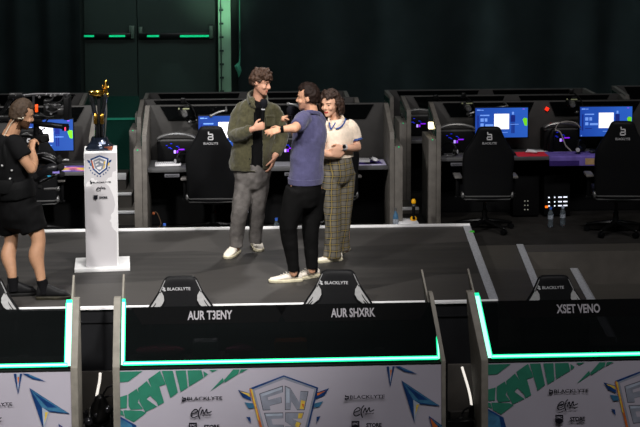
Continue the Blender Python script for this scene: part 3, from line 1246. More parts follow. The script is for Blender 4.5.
# yellow and black tool standing on a white sheet in the right gangway
b = MB()
a = P(397, 224, Y=YB + .35)
c = P(418, 224, Y=YB + .35)
b.box(((a.x + c.x) / 2, YB + .33, ZD + .087), (c.x - a.x - .02, .26, .16), bev=.006)
b.box(((a.x + c.x) / 2, YB + .33, ZD + .15), (c.x - a.x - .01, .27, .012), bev=.003)
tag(b.build('white_case', WHITEP), 'white box on the floor under the yellow and black tool', 'box')
t = thing('hand_tool', 'yellow and black tool standing upright on a white box', 'tool', (P(413.5, 222, Y=YB + .33).x, YB + .33, ZD + .168))
o = t.location
b = MB()
b.lathe([(0, 0), (.034, .002), (.036, .022), (.026, .04), (.016, .044)], o, 16)
b.build('yellow_end', YELLOW, t)
b = MB()
b.lathe([(.014, .18), (.024, .188), (.026, .212), (.016, .230), (0, .235)], o, 16)
b.build('yellow_end', YELLOW, t)
b = MB()
b.lathe([(.017, .040), (.015, .08), (.018, .13), (.014, .184)], o, 14)
b.box(o + V((0, -.03, .03)), (.03, .03, .03), bev=.005)
b.build('black_grip', BLACK, t)
b = MB()
b.lathe([(.0165, .155), (.0185, .158), (.0185, .166), (.0165, .17)], o, 14)
b.build('metal_ring', GREYM, t)
# black cables lying on the stairs
b = MB()
r = random.Random(5)
pts = [P(120, 227.5, Y=YB + .3)]
for k in range(14):
    q = P(119 + (k * 7.3) % 17, 226 + r.random() * 3, Y=YB + .25 + .12 * r.random())
    pts.append(V((q.x, q.y, ZD + .012 + .05 * r.random())))
pts[0].z = ZD + .015
b.tube(pts, .007, seg=6, sub=4)
tag(b.build('cable', CABLE), 'tangle of black cable at the foot of the gangway stair', 'cable')
b = MB()
pts = [P(x, y, Y=YC - .4) for x, y in ((153, 213), (156, 212), (159, 217), (161, 224), (158, 228))]
b.tube(pts, .005, seg=6, sub=4)
b.ball(P(153.5, 213.5, Y=YC - .4), .018, 1)
tag(b.build('cable', [pm('brown_cable', (.35, .27, .2), .6), pm('orange_plug', (.6, .32, .18), .5)]), 'thin brown cable hanging under the desk left of the chair', 'cable')

# ------------------------------------------------------------------ front booths
YP = 11.63
PX = (P(446, 395, Y=YP).x - P(117, 395, Y=YP).x) / 329
POST_BASE = pm('poster_paper', (.66, .645, .69), .55, var=.05, scale=1.5)
POST_GREEN = pm('poster_green', (.16, .46, .37), .6, var=.1, scale=10)
INK = pm('dark_ink', (.10, .10, .13), .6)
SHB = pm('shard_blue', (.08, .22, .42), .4, var=.35, scale=14)
SHM = pm('shard_teal', (.22, .42, .55), .4, var=.3, scale=18)
SHL = pm('shard_pale', (.62, .66, .72), .4, var=.15, scale=14)
SHY = pm('shard_yellow', (.80, .68, .28), .4, var=.2, scale=20)
SHO = pm('shard_orange', (.72, .38, .16), .4, var=.2, scale=20)
SILV = pm('crest_silver', (.50, .52, .57), .4, var=.25, scale=9)
PM_ = [POST_BASE, POST_GREEN, INK, SHB, SHM, SHL, SHY, SHO, SILV]


ZPT = P(283, 367.6, Y=YP).z


def top_y(x):
    return 371 - .0213 * (x - 117)


def smoked_glass():
    m = bpy.data.materials.new('smoked_display_glass')
    m.use_nodes = True
    nt = m.node_tree
    b = nt.nodes['Principled BSDF']
    out = nt.nodes['Material Output']
    nz = nt.nodes.new('ShaderNodeTexNoise')
    nz.inputs['Scale'].default_value = 2
    rp = nt.nodes.new('ShaderNodeValToRGB')
    rp.color_ramp.elements[0].color = (.003, .004, .004, 1)
    rp.color_ramp.elements[1].color = (.006, .008, .0085, 1)
    nt.links.new(nz.outputs['Fac'], rp.inputs['Fac'])
    nt.links.new(rp.outputs['Color'], b.inputs['Base Color'])
    b.inputs['Roughness'].default_value = .3
    b.inputs['Specular IOR Level'].default_value = .03
    tr = nt.nodes.new('ShaderNodeBsdfTransparent')
    tr.inputs['Color'].default_value = (.33, .33, .34, 1)
    mx = nt.nodes.new('ShaderNodeMixShader')
    mx.inputs[0].default_value = .5
    nt.links.new(tr.outputs[0], mx.inputs[1])
    nt.links.new(b.outputs[0], mx.inputs[2])
    nt.links.new(mx.outputs[0], out.inputs['Surface'])
    return m


GLASS = smoked_glass()
NAMEM = pm('name_lettering', (.56, .55, .57), .6, var=.03)
BAND = pm('name_band', (.03, .033, .036), .5, var=.05, spec=.02)
FRAMEB = pm('black_frame', (.05, .05, .055), .5)
POSTW = pm('greybrown_post', (.50, .485, .45), .6, var=.15, scale=12)


def poster_art(b, x0, zt):
    """printed poster; u, v in photo pixels from its top left corner, layered by fractions of a millimetre"""
    lay = [0]

    def W(u, v):
        return V((x0 + u * PX, YP - .0012 - lay[0] * .00012, zt - v * PX))

    def poly(pts, m, conv=None):
        lay[0] += 1
        b.poly([W(*p) for p in pts], m)

    def A(*pts):                     # from the left detail view
        return [((60 + x / 5.333) - 117, (347 + y / 5.333) - top_y(60 + x / 5.333)) for x, y in pts]

    def B(*pts):
        return [((150 + x / 5.333) - 117, (347 + y / 5.333) - top_y(150 + x / 5.333)) for x, y in pts]

    def C(*pts):
        return [((330 + x / 5.333) - 117, (347 + y / 5.333) - top_y(330 + x / 5.333)) for x, y in pts]

    def D(*pts):
        return [((230 + x / 5.333) - 117, (347 + y / 5.333) - top_y(230 + x / 5.333)) for x, y in pts]
    H = 92.0

    def clip(pts):
        return [(min(max(u, .6), 328.6), min(max(v, .8), H)) for u, v in pts]
    for pts in (A((312, 132), (350, 122), (440, 122), (365, 186), (312, 190)), A((312, 272), (358, 258), (355, 330), (312, 334)),
                A((364, 255), (408, 225), (424, 262), (414, 300), (440, 335), (375, 340), (364, 320)),
                A((415, 222), (462, 182), (500, 240), (515, 300), (478, 262), (460, 282), (515, 322), (452, 352), (422, 296)),
                A((336, 342), (430, 345), (458, 356), (390, 408), (345, 384)), A((312, 340), (332, 345), (340, 376), (312, 362)),
                A((470, 172), (533, 124), (562, 200), (528, 212), (552, 300), (520, 318)),
                A((542, 122), (600, 122), (626, 245), (586, 276)),
                B((135, 120), (190, 120), (198, 218), (160, 242)), B((198, 120), (272, 120), (282, 165), (206, 212)),
                B((282, 128), (306, 145), (286, 162)), B((312, 116), (360, 112), (330, 134)), B((318, 237), (385, 165), (391, 186)),
                B((390, 178), (440, 114), (474, 112), (468, 142), (396, 190)), B((480, 112), (520, 108), (474, 140))):
        poly(clip(pts), 1)
    poly(clip(A((312, 372), (402, 424), (440, 560), (312, 560))), 3)
    poly(clip(A((312, 384), (380, 422), (400, 540), (312, 540))), 4)
    # arrow shards to the right
    for pts, m in ((C((298, 94), (342, 94), (318, 215)), 3), (C((312, 100), (330, 100), (318, 200)), 5), (C((317, 120), (327, 118), (319, 165)), 7),
                   (C((342, 94), (370, 92), (466, 144), (396, 130)), 3), (C((362, 96), (440, 130), (398, 124)), 4),
                   (C((378, 178), (588, 320), (478, 308), (448, 410)), 3), (C((384, 186), (580, 316), (474, 300), (440, 282)), 4), (C((396, 200), (520, 285), (470, 285)), 3),
                   (C((442, 284), (478, 308), (448, 408)), 5), (C((458, 310), (474, 310), (452, 370)), 6),
                   (C((525, 372), (640, 440), (580, 432), (560, 500)), 3), (C((533, 384), (575, 432), (560, 490)), 7), (C((540, 390), (640, 445), (580, 430)), 4)):
        poly(clip(pts), m)
    # crest
    for pts, m in ((D((38, 230), (100, 248), (108, 290), (62, 270)), 3), (D((48, 238), (98, 250), (104, 270)), 6), (D((72, 298), (118, 304), (124, 330), (92, 332)), 4),
                   (D((80, 378), (102, 380), (106, 415)), 3), (D((524, 220), (458, 244), (452, 280), (500, 258)), 3), (D((512, 232), (460, 248), (460, 262)), 7),
                   (D((492, 292), (446, 304), (442, 326), (470, 324)), 4), (D((478, 374), (456, 378), (456, 412)), 3)):
        poly(clip(pts), m)
    poly(clip(D((282, 150), (466, 217), (395, 520), (282, 600), (175, 520), (98, 222))), 3)
    poly(clip(D((98, 222), (112, 228), (190, 515), (175, 520))), 7)
    poly(clip(D((104, 222), (114, 226), (150, 400), (142, 395))), 6)
    poly(clip(D((282, 158), (456, 222), (388, 512), (282, 590), (184, 510), (114, 228))), 8)
    poly(clip(D((282, 172), (444, 228), (378, 505), (282, 575), (194, 500), (126, 234))), 0)

    def letter(pts, hi=None):
        q = D(*pts)
        cx, cy = sum(p[0] for p in q) / len(q), sum(p[1] for p in q) / len(q)
        poly(clip([(cx + (u - cx) * 1.05, cy + (v - cy) * 1.05) for u, v in q]), 2)
        poly(clip(q), 8)
        if hi:
            for p, m in hi:
                poly(clip(D(*p)), m)
    letter(((154, 252), (274, 210), (275, 244), (196, 270), (199, 286), (266, 268), (268, 300), (206, 316), (210, 338), (172, 340)),
           [(((160, 254), (272, 214), (273, 226), (164, 266)), 5)])
    letter(((290, 210), (318, 222), (364, 300), (370, 238), (410, 240), (390, 338), (352, 338), (322, 290), (318, 336), (290, 338)),
           [(((374, 285), (396, 292), (388, 336), (366, 334)), 6), (((376, 305), (390, 308), (386, 330)), 7), (((294, 216), (312, 226), (312, 300), (294, 300)), 5)])
    letter(((178, 358), (276, 356), (276, 386), (214, 390), (222, 420), (278, 420), (278, 450), (204, 455)),
           [(((184, 362), (274, 360), (274, 370), (188, 374)), 5)])
    letter(((290, 356), (386, 356), (376, 388), (322, 388), (372, 412), (352, 455), (290, 455), (290, 430), (328, 430), (290, 404)),
           [(((360, 358), (384, 358), (376, 386), (356, 386)), 6), (((350, 404), (372, 412), (356, 440), (340, 425)), 6)])
    # lettering
    for cx in (202, 364.5):
        dy = top_y(cx)
        dx = -117

        def T(s, x, y, h, w, m=2, bold=.02):
            lay[0] += 1
            b.text(s, W(x + dx, y - dy), (1, 0, 0), (0, 0, 1), h * PX, w * PX, m, bold=bold, depth=.0006)
        yy = 398.8 if cx < 300 else 396.8
        k = 0 if cx < 300 else .2
        T('BLACKLYTE', cx + 2, yy, 3.6, 35, bold=.012)
        x = cx - 20
        for (x0_, y0_, x1_, y1_) in ((-.5, -2.2, .6, -.2), (.2, -1.2, 3.4, 0), (.2, .9, 3.2, 2), (-.8, .6, .2, 3), (2.2, 0, 3.4, 2.2), (-.6, 2.2, 2, 3)):
            poly([(x + x0_ + dx, yy + y0_ - dy), (x + x1_ + dx, yy + y0_ - dy), (x + x1_ + dx, yy + y1_ - dy), (x + x0_ + dx, yy + y1_ - dy)], 2)

        def stroke(pts, wd=1.1):
            pts = catmull([(p[0], p[1]) for p in pts], 4)
            for (ax, ay), (bx, by) in zip(pts, pts[1:]):
                d = V((bx - ax, by - ay)).normalized() * .2
                n = V((-d.y, d.x)).normalized() * wd / 2
                poly([(ax - d.x + n.x, ay - d.y + n.y), (bx + d.x + n.x, by + d.y + n.y), (bx + d.x - n.x, by + d.y - n.y), (ax - d.x - n.x, ay - d.y - n.y)], 2)
        bx, by = cx - 12 + dx, yy + 8.6 - dy
        stroke([(bx + .8, by + 7.2), (bx + 6, by + 5.2), (bx + 6.4, by + 3), (bx + 4, by + 2.5), (bx + .9, by + 5.5), (bx + .4, by + 9), (bx + 2.5, by + 10.8), (bx + 6.5, by + 9.2)])
        stroke([(bx + 10.6, by + .2), (bx + 8.6, by + 2.5), (bx + 7.6, by + 8), (bx + 9.0, by + 12.4)])
        stroke([(bx + 9.8, by + 7.4), (bx + 12, by + 2.6), (bx + 13, by + 7), (bx + 15.8, by + 2.2), (bx + 16.4, by + 6.2), (bx + 20.6, by + 4.6)])
        T('global', cx + 4, yy + 17, 2.2, 8.6, bold=.01)
        sx, sy = cx - 10.5 + dx, yy + 24.3 - dy
        poly([(sx - 3.6, sy), (sx + 4.4, sy), (sx + 4.4, sy + 7.6), (sx + .4, sy + 10), (sx - 3.6, sy + 7.6)], 2)
        T('EPIC', cx - 10.1, yy + 27.4, 2.4, 5.6, 0, .02)
        T('STORE', cx + 8.5, yy + 29, 4.4, 15.5, 2, .05)


GBF = 'front player booths with poster fronts'


def shear(b, k, xmax=1e9):
    if k:
        for v in b.bm.verts:
            if v.co.z > ZPT and v.co.x < xmax:
                v.co.x += k * (v.co.z - ZPT)


def front_booth(label, x0, names, strips=(.03, .03, 1), lean=(0, 0), pw_=(.055, .055)):
    x1 = x0 + 329 * PX
    zt = ZPT
    t = thing('front_booth', label, 'gaming booth', ((x0 + x1) / 2, YP, 0), GBF)
    b = MB()
    b.box(((x0 + x1) / 2, YP + .035, ZPT / 2 + .01), (x1 - x0 + .03, .06, ZPT + .01), bev=.004)
    b.build('front_board', FRAMEB, t)
    b = MB()
    b.poly([(x0 + .004, YP + .003, .03), (x1 - .004, YP + .003, .03), (x1 - .004, YP + .003, zt), (x0 + .004, YP + .003, zt)], 0)
    for f in b.bm.faces:
        f.normal_update()
    poster_art(b, x0, zt)
    b.build('poster', PM_, t, smooth=0)
    # tilted display
    y0, z0, y1, z1 = YP + .03, P(283, 361.3, Y=YP + .02).z, YP + .21, P(283, 304.8, Y=YP + .21).z
    tl = math.atan2(y1 - y0, z1 - z0)
    xa_, xb2 = x0 + .06, x1 - .07
    ctr = V(((xa_ + xb2) / 2, (y0 + y1) / 2, (z0 + z1) / 2))
    ln = math.hypot(y1 - y0, z1 - z0)
    rot = Matrix.Rotation(-tl, 3, 'X')
    ez = rot @ V((0, 0, 1))
    en = rot @ V((0, -1, 0))
    b = MB()
    b.box(ctr, (xb2 - xa_, .010, ln), rot=rot)
    shear(b, lean[0], (xa_ + xb2) / 2)
    b.build('display', GLASS, t)
    for px, s, hw in names:
        b = MB()
        q = V((px, 0, 0)) + V((0, ctr.y, ctr.z)) + ez * (ln / 2 - .073) + en * .0055
        b.text(s, q, (1, 0, 0), ez, .073, hw, 0, bold=.025, depth=.003)
        nm = b.build('player_name', NAMEM, t)
        b = MB()
        c0 = V((px, ctr.y, ctr.z)) + en * .0052 + ez * (ln / 2 - .004)
        u = V((1, 0, 0))
        b.prism([c0 - u * .62, c0 + u * .62, c0 + u * .54 - ez * .135, c0 - u * .54 - ez * .135], en * .0006)
        b.build('name_band', BAND, nm)
    # green strips: bottom, left and right
    b = MB()
    c = V(((xa_ + xb2) / 2, y0 - .004, z0 + .004))
    b.box(c, (xb2 - xa_ + .02, .02, .03), 0, rot=rot)
    b.box(c + en * .010, (xb2 - xa_ + .01, .003, .013), 1, rot=rot)
    b.build('led_strip', [GREEN_LED, GREEN_CORE], t)
    for s, x, w, lo in ((-1, xa_ - .012, strips[0], 1), (1, xb2 + .012, strips[1], strips[2])):
        b = MB()
        c = V((x, ctr.y - .004, ctr.z)) + ez * .02
        c = c - ez * ((1 - lo) * (ln + .05) / 2)
        L_ = (ln + .05) * lo
        b.box(c, (w, .016, L_), 1, rot=rot)
        b.box(c + ez * (L_ / 2 + .012), (w, .016, .026), 0, rot=rot)
        b.box(c + V((s * -.5 * w, 0, 0)), (.007, .02, L_), 0, rot=rot)
        ln_ = lean[0] if s < 0 else lean[1]
        shear(b, ln_ if s < 0 else 0)
        b.build('led_strip', [GREEN_LED, GREEN_CORE], t)
        b = MB()
        xo = x + s * .024
        pts = [(xo, YP - .005, .01), (xo, YP - .005, ZPT + .03), (xo, y1 + .01, z1 + .075), (xo, y1 + .075, z1 + .075), (xo, y1 + .09, .01)]
        b.prism(pts, (s * (pw_[0] if s < 0 else pw_[1]), 0, 0), bev=.003)
        shear(b, ln_)
        b.build('post', POSTW, t)
        b = MB()
        xi = x + s * .006
        b.prism([(xi, y0 + .06, ZPT + .08), (xi, y1 + .02, z1 - .02), (xi, y1 + .235, z1 + .215), (xi, y1 + .25, z1 + .20), (xi, y1 + .25, .60)], (s * .016, 0, 0), bev=.002)
        shear(b, ln_)
        b.build('side_fin', POSTW, t)
    b = MB()
    b.box(((x0 + x1) / 2, YP + .21, ZPT + .01), (x1 - x0 - .14, .31, .025), bev=.004)
    b.build('desk_top', DESKM, t)
    return t


cx0 = P(117, 395, Y=YP).x
lx0 = cx0 - 370 * PX
rx0 = cx0 + 369 * PX


def nx_(px, py):
    return P(px, py, Y=YP + .18).x


front_booth('front booth between the other two, with two player names on its display', cx0, [(nx_(210, 317), 'AUR T3ENY', .355), (nx_(353, 315), 'AUR SHXRK', .355)], (.026, .014, .34), (0, -.15), (.055, .034))
front_booth('front booth at the left edge of the photo, poster cut off by the edge', lx0, [], (.03, .048, 1))
front_booth('front booth at the right edge of the photo, one player name showing', rx0, [(nx_(578, 312.5), 'XSET VENO', .355)], (.034, .03, 1), (-.17, 0))
# things lying on the front desks, dim behind the smoked displays
for nm, lb, cat, px, w, h, col in (('storage_box', 'orange brown box on the desk behind the dark display, left of the right name', 'box', 291, .26, .12, (.85, .45, .18)),
                                   ('bag', 'pink bag on the desk behind the dark display, left of the left name', 'bag', 160, .34, .09, (.85, .35, .5)),
                                   ('tissue_box', 'pale grey box on the desk behind the dark display, under the left name', 'box', 205, .2, .13, (.7, .7, .72)),
                                   ('bag', 'pink pouch on the desk behind the dark display right of the pale grey box', 'bag', 240, .2, .08, (.75, .35, .55))):
    q = P(px, 345, Y=YP + .25)
    b = MB()
    if nm == 'bag':
        b.sweep([(q.x - w / 2, YP + .28, .0145 + ZPT + .01 + h / 2), (q.x - w / 5, YP + .28, .0145 + ZPT + .01 + h / 2), (q.x + w / 5, YP + .28, .0145 + ZPT + .01 + h / 2), (q.x + w / 2, YP + .28, .0145 + ZPT + .01 + h / 2)],
                [(h * .3, .03), (h / 2, .06), (h / 2, .06), (h * .3, .03)], ref=V((0, 0, 1)), seg=14, sub=3)
        b.tube([(q.x - .05, YP + .28, .0145 + ZPT + .01 + h), (q.x, YP + .28, .03 + ZPT + .01 + h), (q.x + .05, YP + .28, .0145 + ZPT + .01 + h)], .006, sub=3)
    else:
        b.box((q.x, YP + .285, .0145 + ZPT + .01 + h / 2), (w, .12, h), bev=.012)
        b.box((q.x, YP + .285, .0145 + ZPT + .01 + h), (w * .5, .05, .008))
    tag(b.build(nm, pm(nm + '_%d' % px, col, .6)), lb, cat)

# equipment in the two gaps between the booths
GEAR = pm('black_gear', (.05, .05, .055), .3, metal=.3)


def gear(label, px, py_top, ):
    q = P(px, py_top, Y=12.0)
    h = q.z
    t = thing('stage_light', label, 'stage light', (q.x, 12.0, 0), 'black lights in the gaps between the front booths')
    o = V((q.x, 12.0, 0))
    b = MB()
    b.box(o + V((0, 0, .05)), (.24, .24, .10), bev=.02)
    b.cyl(o + V((-.09, -.05, .1)), o + V((-.09, -.05, .16)), .02)
    b.build('base', GEAR, t)
    for s in (-1, 1):
        b = MB()
        b.sweep([o + V((s * .10, 0, .08)), o + V((s * .12, 0, .2)), o + V((s * .105, 0, h - .17))], [(.018, .04)] * 3, ref=V((1, 0, 0)), seg=10, sub=3)
        b.build('yoke_arm', GEAR, t)
    b = MB()
    b.sweep([o + V((-.02, .03, h - .30)), o + V((0, 0, h - .2)), o + V((.01, -.02, h - .10)), o + V((.01, -.03, h - .05))], [.05, .08, .075, .05], seg=16, sub=2)
    for k in range(4):
        b.cyl(o + V((0, .0, h - .22 + k * .03)), o + V((0, -.005, h - .21 + k * .03)), .085 - .004 * k, seg=16)
    hd = b.build('lamp_head', GEAR, t)
    for dx, dy, dz, r_ in ((-.02, -.085, .16, .02), (.075, -.05, .12, .035), (-.085, -.06, .22, .04), (.03, -.10, .27, .03)):
        b = MB()
        b.ball(o + V((dx, dy, h - dz)), r_)
        b.build('knob', pm('glossy_black', (.09, .09, .1), .15), hd)
    b = MB()
    b.tube([o + V((.0, .04, h - .1)), o + V((.06, .06, h + .02)), o + V((.14, .05, h + .05))], .008, sub=3)
    b.tube([o + V((.0, .04, h - .08)), o + V((.08, .02, h - .03)), o + V((.15, .03, h - .05))], .007, sub=3)
    b.tube([o + V((-.1, .0, h - .2)), o + V((-.14, -.05, h - .12)), o + V((-.13, -.02, h - .05))], .006, sub=3)
    b.build('cable_tail', CABLE, t)
    return t


gear('black lamp head on a yoke between the left and the middle front booth', 99, 393)
gear('black lamp head on a yoke between the middle and the right front booth', 458, 415)
TUBEM = pm('glowing_white_cable', (1, .97, .93), .4, var=.02, emit=.85)  # white cable, given a glow of its own
b = MB()
b.tube([P(x, y, Y=11.98) for x, y in ((100.2, 373), (99.6, 381), (98, 389), (96.6, 397), (96.2, 404))], .011, seg=8, sub=3)
tag(b.build('light_tube', TUBEM), 'short white cable with an added glow in the gap beside the left front booth', 'light tube', 'white tubes in the gaps')
b = MB()
b.tube([P(x, y, Y=12.0) for x, y in ((462, 367), (465, 377), (468.5, 389), (471, 401), (472, 416), (472.5, 430))], .010, seg=8, sub=3)
tag(b.build('light_tube', TUBEM), 'curved white cable with an added glow in the gap beside the right front booth', 'light tube', 'white tubes in the gaps')

# ------------------------------------------------------------------ pedestal and trophy
PEDF = pm('pedestal_grey', (.74, .73, .74), .45, var=.03, scale=2)
PEDL = pm('pedestal_pale_print', (.845, .84, .845), .45, var=.02)
bl = P(74.5, 272.5, Z=ZS)
br = P(130, 271.5, Z=ZS)
YPD = (bl.y + br.y) / 2
t = thing('pedestal', 'tall white trophy pedestal with printed front standing on the stage', 'pedestal', ((bl.x + br.x) / 2, YPD + .23, ZS))
b = MB()
b.box(((bl.x + br.x) / 2, YPD + .23, ZS + .018), (br.x - bl.x, .46, .034), bev=.003)
b.build('base_plate', WHITE, t)
YC0 = YPD + .05
tl_, tr_ = P(84, 152.5, Y=YC0), P(117, 151.5, Y=YC0)
ztop = (tl_.z + tr_.z) / 2
cxm = (tl_.x + tr_.x) / 2 + .002
cw = tr_.x - tl_.x
b = MB()
b.box((cxm, YC0 + .185, (ZS + .036 + ztop) / 2), (cw, .37, ztop - ZS - .036), 0, bev=.004)
col = b.build('column', [WHITE], t)
b = MB()
pl = [0]


def pw(px, py):
    return P(px, py, Y=YC0 - .0015 - pl[0] * .0002)


def pp(pts, m):
    pl[0] += 1
    b.poly([pw(*p) for p in pts], m)


pp([(85.0, 153.5), (116.6, 153), (117.4, 266), (86.6, 266.5)], 0)
pp([(116.3, 171), (117.2, 232.5), (114.5, 230), (112, 226.5), (111.8, 223), (110, 221), (111.6, 218.5), (111.2, 215), (113.8, 212), (115.6, 205), (114.2, 198), (112, 192), (109, 186), (105, 183), (108.5, 178), (112, 177), (113, 172)], 1)
pp([(86.5, 184), (88.5, 181), (90, 182), (91.5, 178), (94, 178), (95.5, 180.5), (97.5, 180), (98, 182.5), (94, 183), (91, 186.5), (86.6, 186.5)], 1)


def S(*pts):
    return [(80 + x / 7.111, 145 + y / 7.111) for x, y in pts]


pp(S((52, 104), (72, 110), (78, 132), (60, 122)), 2)
pp(S((228, 104), (208, 112), (202, 132), (222, 120)), 2)
pp(S((68, 124), (82, 130), (86, 150), (74, 146)), 3)
pp(S((214, 124), (200, 130), (196, 150), (208, 146)), 4)
pp(S((140, 72), (206, 96), (196, 170), (140, 214), (92, 172), (76, 98)), 2)
pp(S((140, 84), (194, 104), (186, 164), (140, 200), (102, 166), (88, 106)), 1)
pp(S((140, 92), (186, 110), (179, 160), (140, 190), (108, 162), (96, 112)), 5)
pp(S((82, 108), (90, 110), (104, 164), (96, 168)), 6)
pp(S((174, 118), (184, 116), (180, 136), (172, 138)), 4)
pp(S((172, 142), (180, 142), (174, 168), (166, 172)), 4)
pp(S((106, 118), (136, 106), (136, 116), (110, 130)), 1)
pp(S((112, 138), (134, 130), (134, 140), (116, 150)), 1)
pp(S((142, 108), (166, 120), (164, 132), (142, 122)), 1)
pp(S((122, 158), (158, 150), (150, 174), (128, 172)), 1)
for x, y in ((70, 160), (78, 178), (92, 196), (108, 206), (126, 218), (148, 220), (170, 206), (186, 196), (200, 178), (210, 160)):
    pp(S((x, y - 4), (x + 6, y + 2), (x, y + 8), (x - 6, y + 2)), 2)
pl[0] += 1
b.text('BLACKLYTE', pw(102, 182.3), (1, 0, 0), (0, 0, 1), .014, .165, 7, bold=.02, depth=.0004)
pp([(90.6, 180.3), (91.4, 180.3), (91.6, 181.6), (92.6, 182), (92.4, 184), (90.6, 184)], 7)
for pts in (((96.8, 189.3), (100, 188.4), (98.6, 187.3), (96.6, 189.6), (98, 191), (100, 190.4)), ((102, 186.3), (100.8, 188), (100.4, 191.4)), ((101, 189), (102.6, 187.4), (103, 189), (104.4, 187.2), (105, 189), (106, 188.4))):
    q_ = catmull(list(pts), 3)
    for (ax, ay), (bx, by) in zip(q_, q_[1:]):
        n = V((-(by - ay), bx - ax)).normalized() * .3
        pp([(ax + n.x, ay + n.y), (bx + n.x, by + n.y), (bx - n.x, by - n.y), (ax - n.x, ay - n.y)], 7)
pp([(94, 195.2), (98, 195.2), (98, 198.6), (96, 199.8), (94, 198.6)], 7)
pl[0] += 1
b.text('STORE', pw(103.6, 197.4), (1, 0, 0), (0, 0, 1), .020, .072, 7, bold=.05, depth=.0004)
b.build('printed_front', [PEDF, PEDL, SHB, SHM, SHY, SILV, SHO, INK], col, smooth=0)
t.rotation_euler = (0, 0, R(4.6))
t.location.x -= .018

GOLD = pm('polished_gold', (.92, .72, .32), .22, metal=1, var=.1)
DKM = pm('dark_crystal', (.16, .19, .25), .12, metal=.5, var=.3, scale=14)
CRY = pm('dark_glass_stem', (.22, .23, .24), .1, metal=.7, var=.3, scale=12)
tc_ = V((P(99.5, 148.5, Y=YC0 + .16).x, YC0 + .17, ztop + .003))
t = thing('trophy', 'gold and dark crystal cup trophy standing on the white pedestal', 'trophy', tc_)
b = MB()


def tz(py):
    return P(100, py, Y=YC0 + .17).z


b.rings([[tc_ + V((sx * w, sy * d, z - tc_.z)) for sx, sy in ((-1, -.7), (-.7, -1), (.7, -1), (1, -.7), (1, .7), (.7, 1), (-.7, 1), (-1, .7))]
         for z, w, d in ((tc_.z, .118, .11), (tc_.z + .015, .122, .115), (tc_.z + .05, .10, .095), (tc_.z + .055, .088, .085), (tz(139), .074, .07), (tz(137), .070, .066))])
b.build('base', DKM, t)
b = MB()
b.box(tc_ + V((.09, -.085, .02)), (.075, .05, .03), bev=.006)
b.build('copper_plaque', pm('copper', (.65, .38, .28), .35, metal=.7), t)
b = MB()
for s in (-1, 1):
    b.sweep([(tc_.x + s * .028, tc_.y, tz(138)), (tc_.x + s * .026, tc_.y, tz(126)), (tc_.x + s * .036, tc_.y, tz(115)), (tc_.x + s * .055, tc_.y, tz(103)), (tc_.x + s * .06, tc_.y, tz(96))],
            [(.016, .035), (.015, .03), (.02, .035), (.022, .04), (.028, .05)], ref=V((1, 0, 0)), seg=8, sub=3)
b.sweep([(tc_.x, tc_.y, tz(138)), (tc_.x, tc_.y, tz(120)), (tc_.x, tc_.y, tz(96))], [.012, .012, .02], seg=8)
b.build('stem', CRY, t)
b = MB()
for s in (-1, 1):
    b.box((tc_.x + s * .031, tc_.y - .005, tz(119)), (.034, .075, .085), bev=.006)
    b.ball((tc_.x + s * .034, tc_.y - .02, tz(114.5)), .02)
b.build('gold_collar', GOLD, t)
b = MB()
b.sweep([(tc_.x + .062, tc_.y - .02, tz(98)), (tc_.x + .072, tc_.y - .02, tz(110)), (tc_.x + .060, tc_.y - .01, tz(126)), (tc_.x + .05, tc_.y, tz(137))], [.006, .007, .006, .006], seg=8, sub=3)
b.build('side_handle', GREYM, t)
b = MB()
zc_ = tz(93.3)
b.lathe([(0, -.03), (.05, -.028), (.074, -.008), (.080, .008), (.078, .02), (.07, .018), (.06, .006), (0, .0)], (tc_.x - .012, tc_.y, zc_), 24)
b.build('bowl', GOLD, t)
b = MB()
# small winged bird-like finial at the rim
fx = P(105.5, 90, Y=YC0 + .17).x
b.sweep([(fx - .004, tc_.y, tz(96)), (fx, tc_.y, tz(91)), (fx + .002, tc_.y, tz(86)), (fx + .004, tc_.y, tz(82))], [.016, .022, .018, .012], seg=10, sub=3)
b.sweep([(fx - .004, tc_.y - .01, tz(90)), (fx - .02, tc_.y - .02, tz(87)), (fx - .026, tc_.y - .02, tz(84.5))], [.012, .01, .004], seg=8, sub=2)
b.sweep([(fx + .006, tc_.y - .01, tz(88)), (fx + .024, tc_.y - .015, tz(87)), (fx + .036, tc_.y - .015, tz(86.5))], [.012, .01, .004], seg=8, sub=2)
b.ball((fx + .004, tc_.y, tz(81.4)), .016)
b.ball((fx + .012, tc_.y, tz(95)), .022)
b.build('finial', GOLD, t)

# ------------------------------------------------------------------ people


def proj(p):
    d = V(p) - CAM
    z = d.dot(cf)
    return 320 + FPX * d.dot(cr) / z, YPP - FPX * d.dot(cu) / z


SKIN = {'a': pm('skin_fair', (.80, .60, .50), .5, var=.06, scale=20), 'b': pm('skin_warm', (.82, .62, .50), .5, var=.06, scale=20),
        'c': pm('skin_light', (.86, .67, .56), .5, var=.05, scale=20), 'd': pm('skin_tan', (.66, .50, .39), .5, var=.08, scale=20)}
LIP = pm('lips', (.66, .36, .32), .45)
LIPR = pm('red_lips', (.72, .22, .22), .4)
EYEW = pm('eye_white', (.66, .58, .53), .3)
IRIS = pm('dark_iris', (.10, .07, .05), .2)
BROWN = pm('brown_hair', (.24, .165, .12), .65, var=.4, scale=50)
DARKH = pm('dark_brown_hair', (.13, .09, .075), .6, var=.4, scale=50)
CURLH = pm('dark_curly_hair', (.20, .14, .11), .6, var=.5, scale=45)
LIGHTB = pm('light_brown_hair', (.20, .148, .10), .7, var=.3, scale=70)
STUB = pm('stubble_skin', (.58, .44, .36), .6, var=.15, scale=90)
BEARD = pm('short_beard', (.30, .21, .15), .8, var=.3, scale=90)


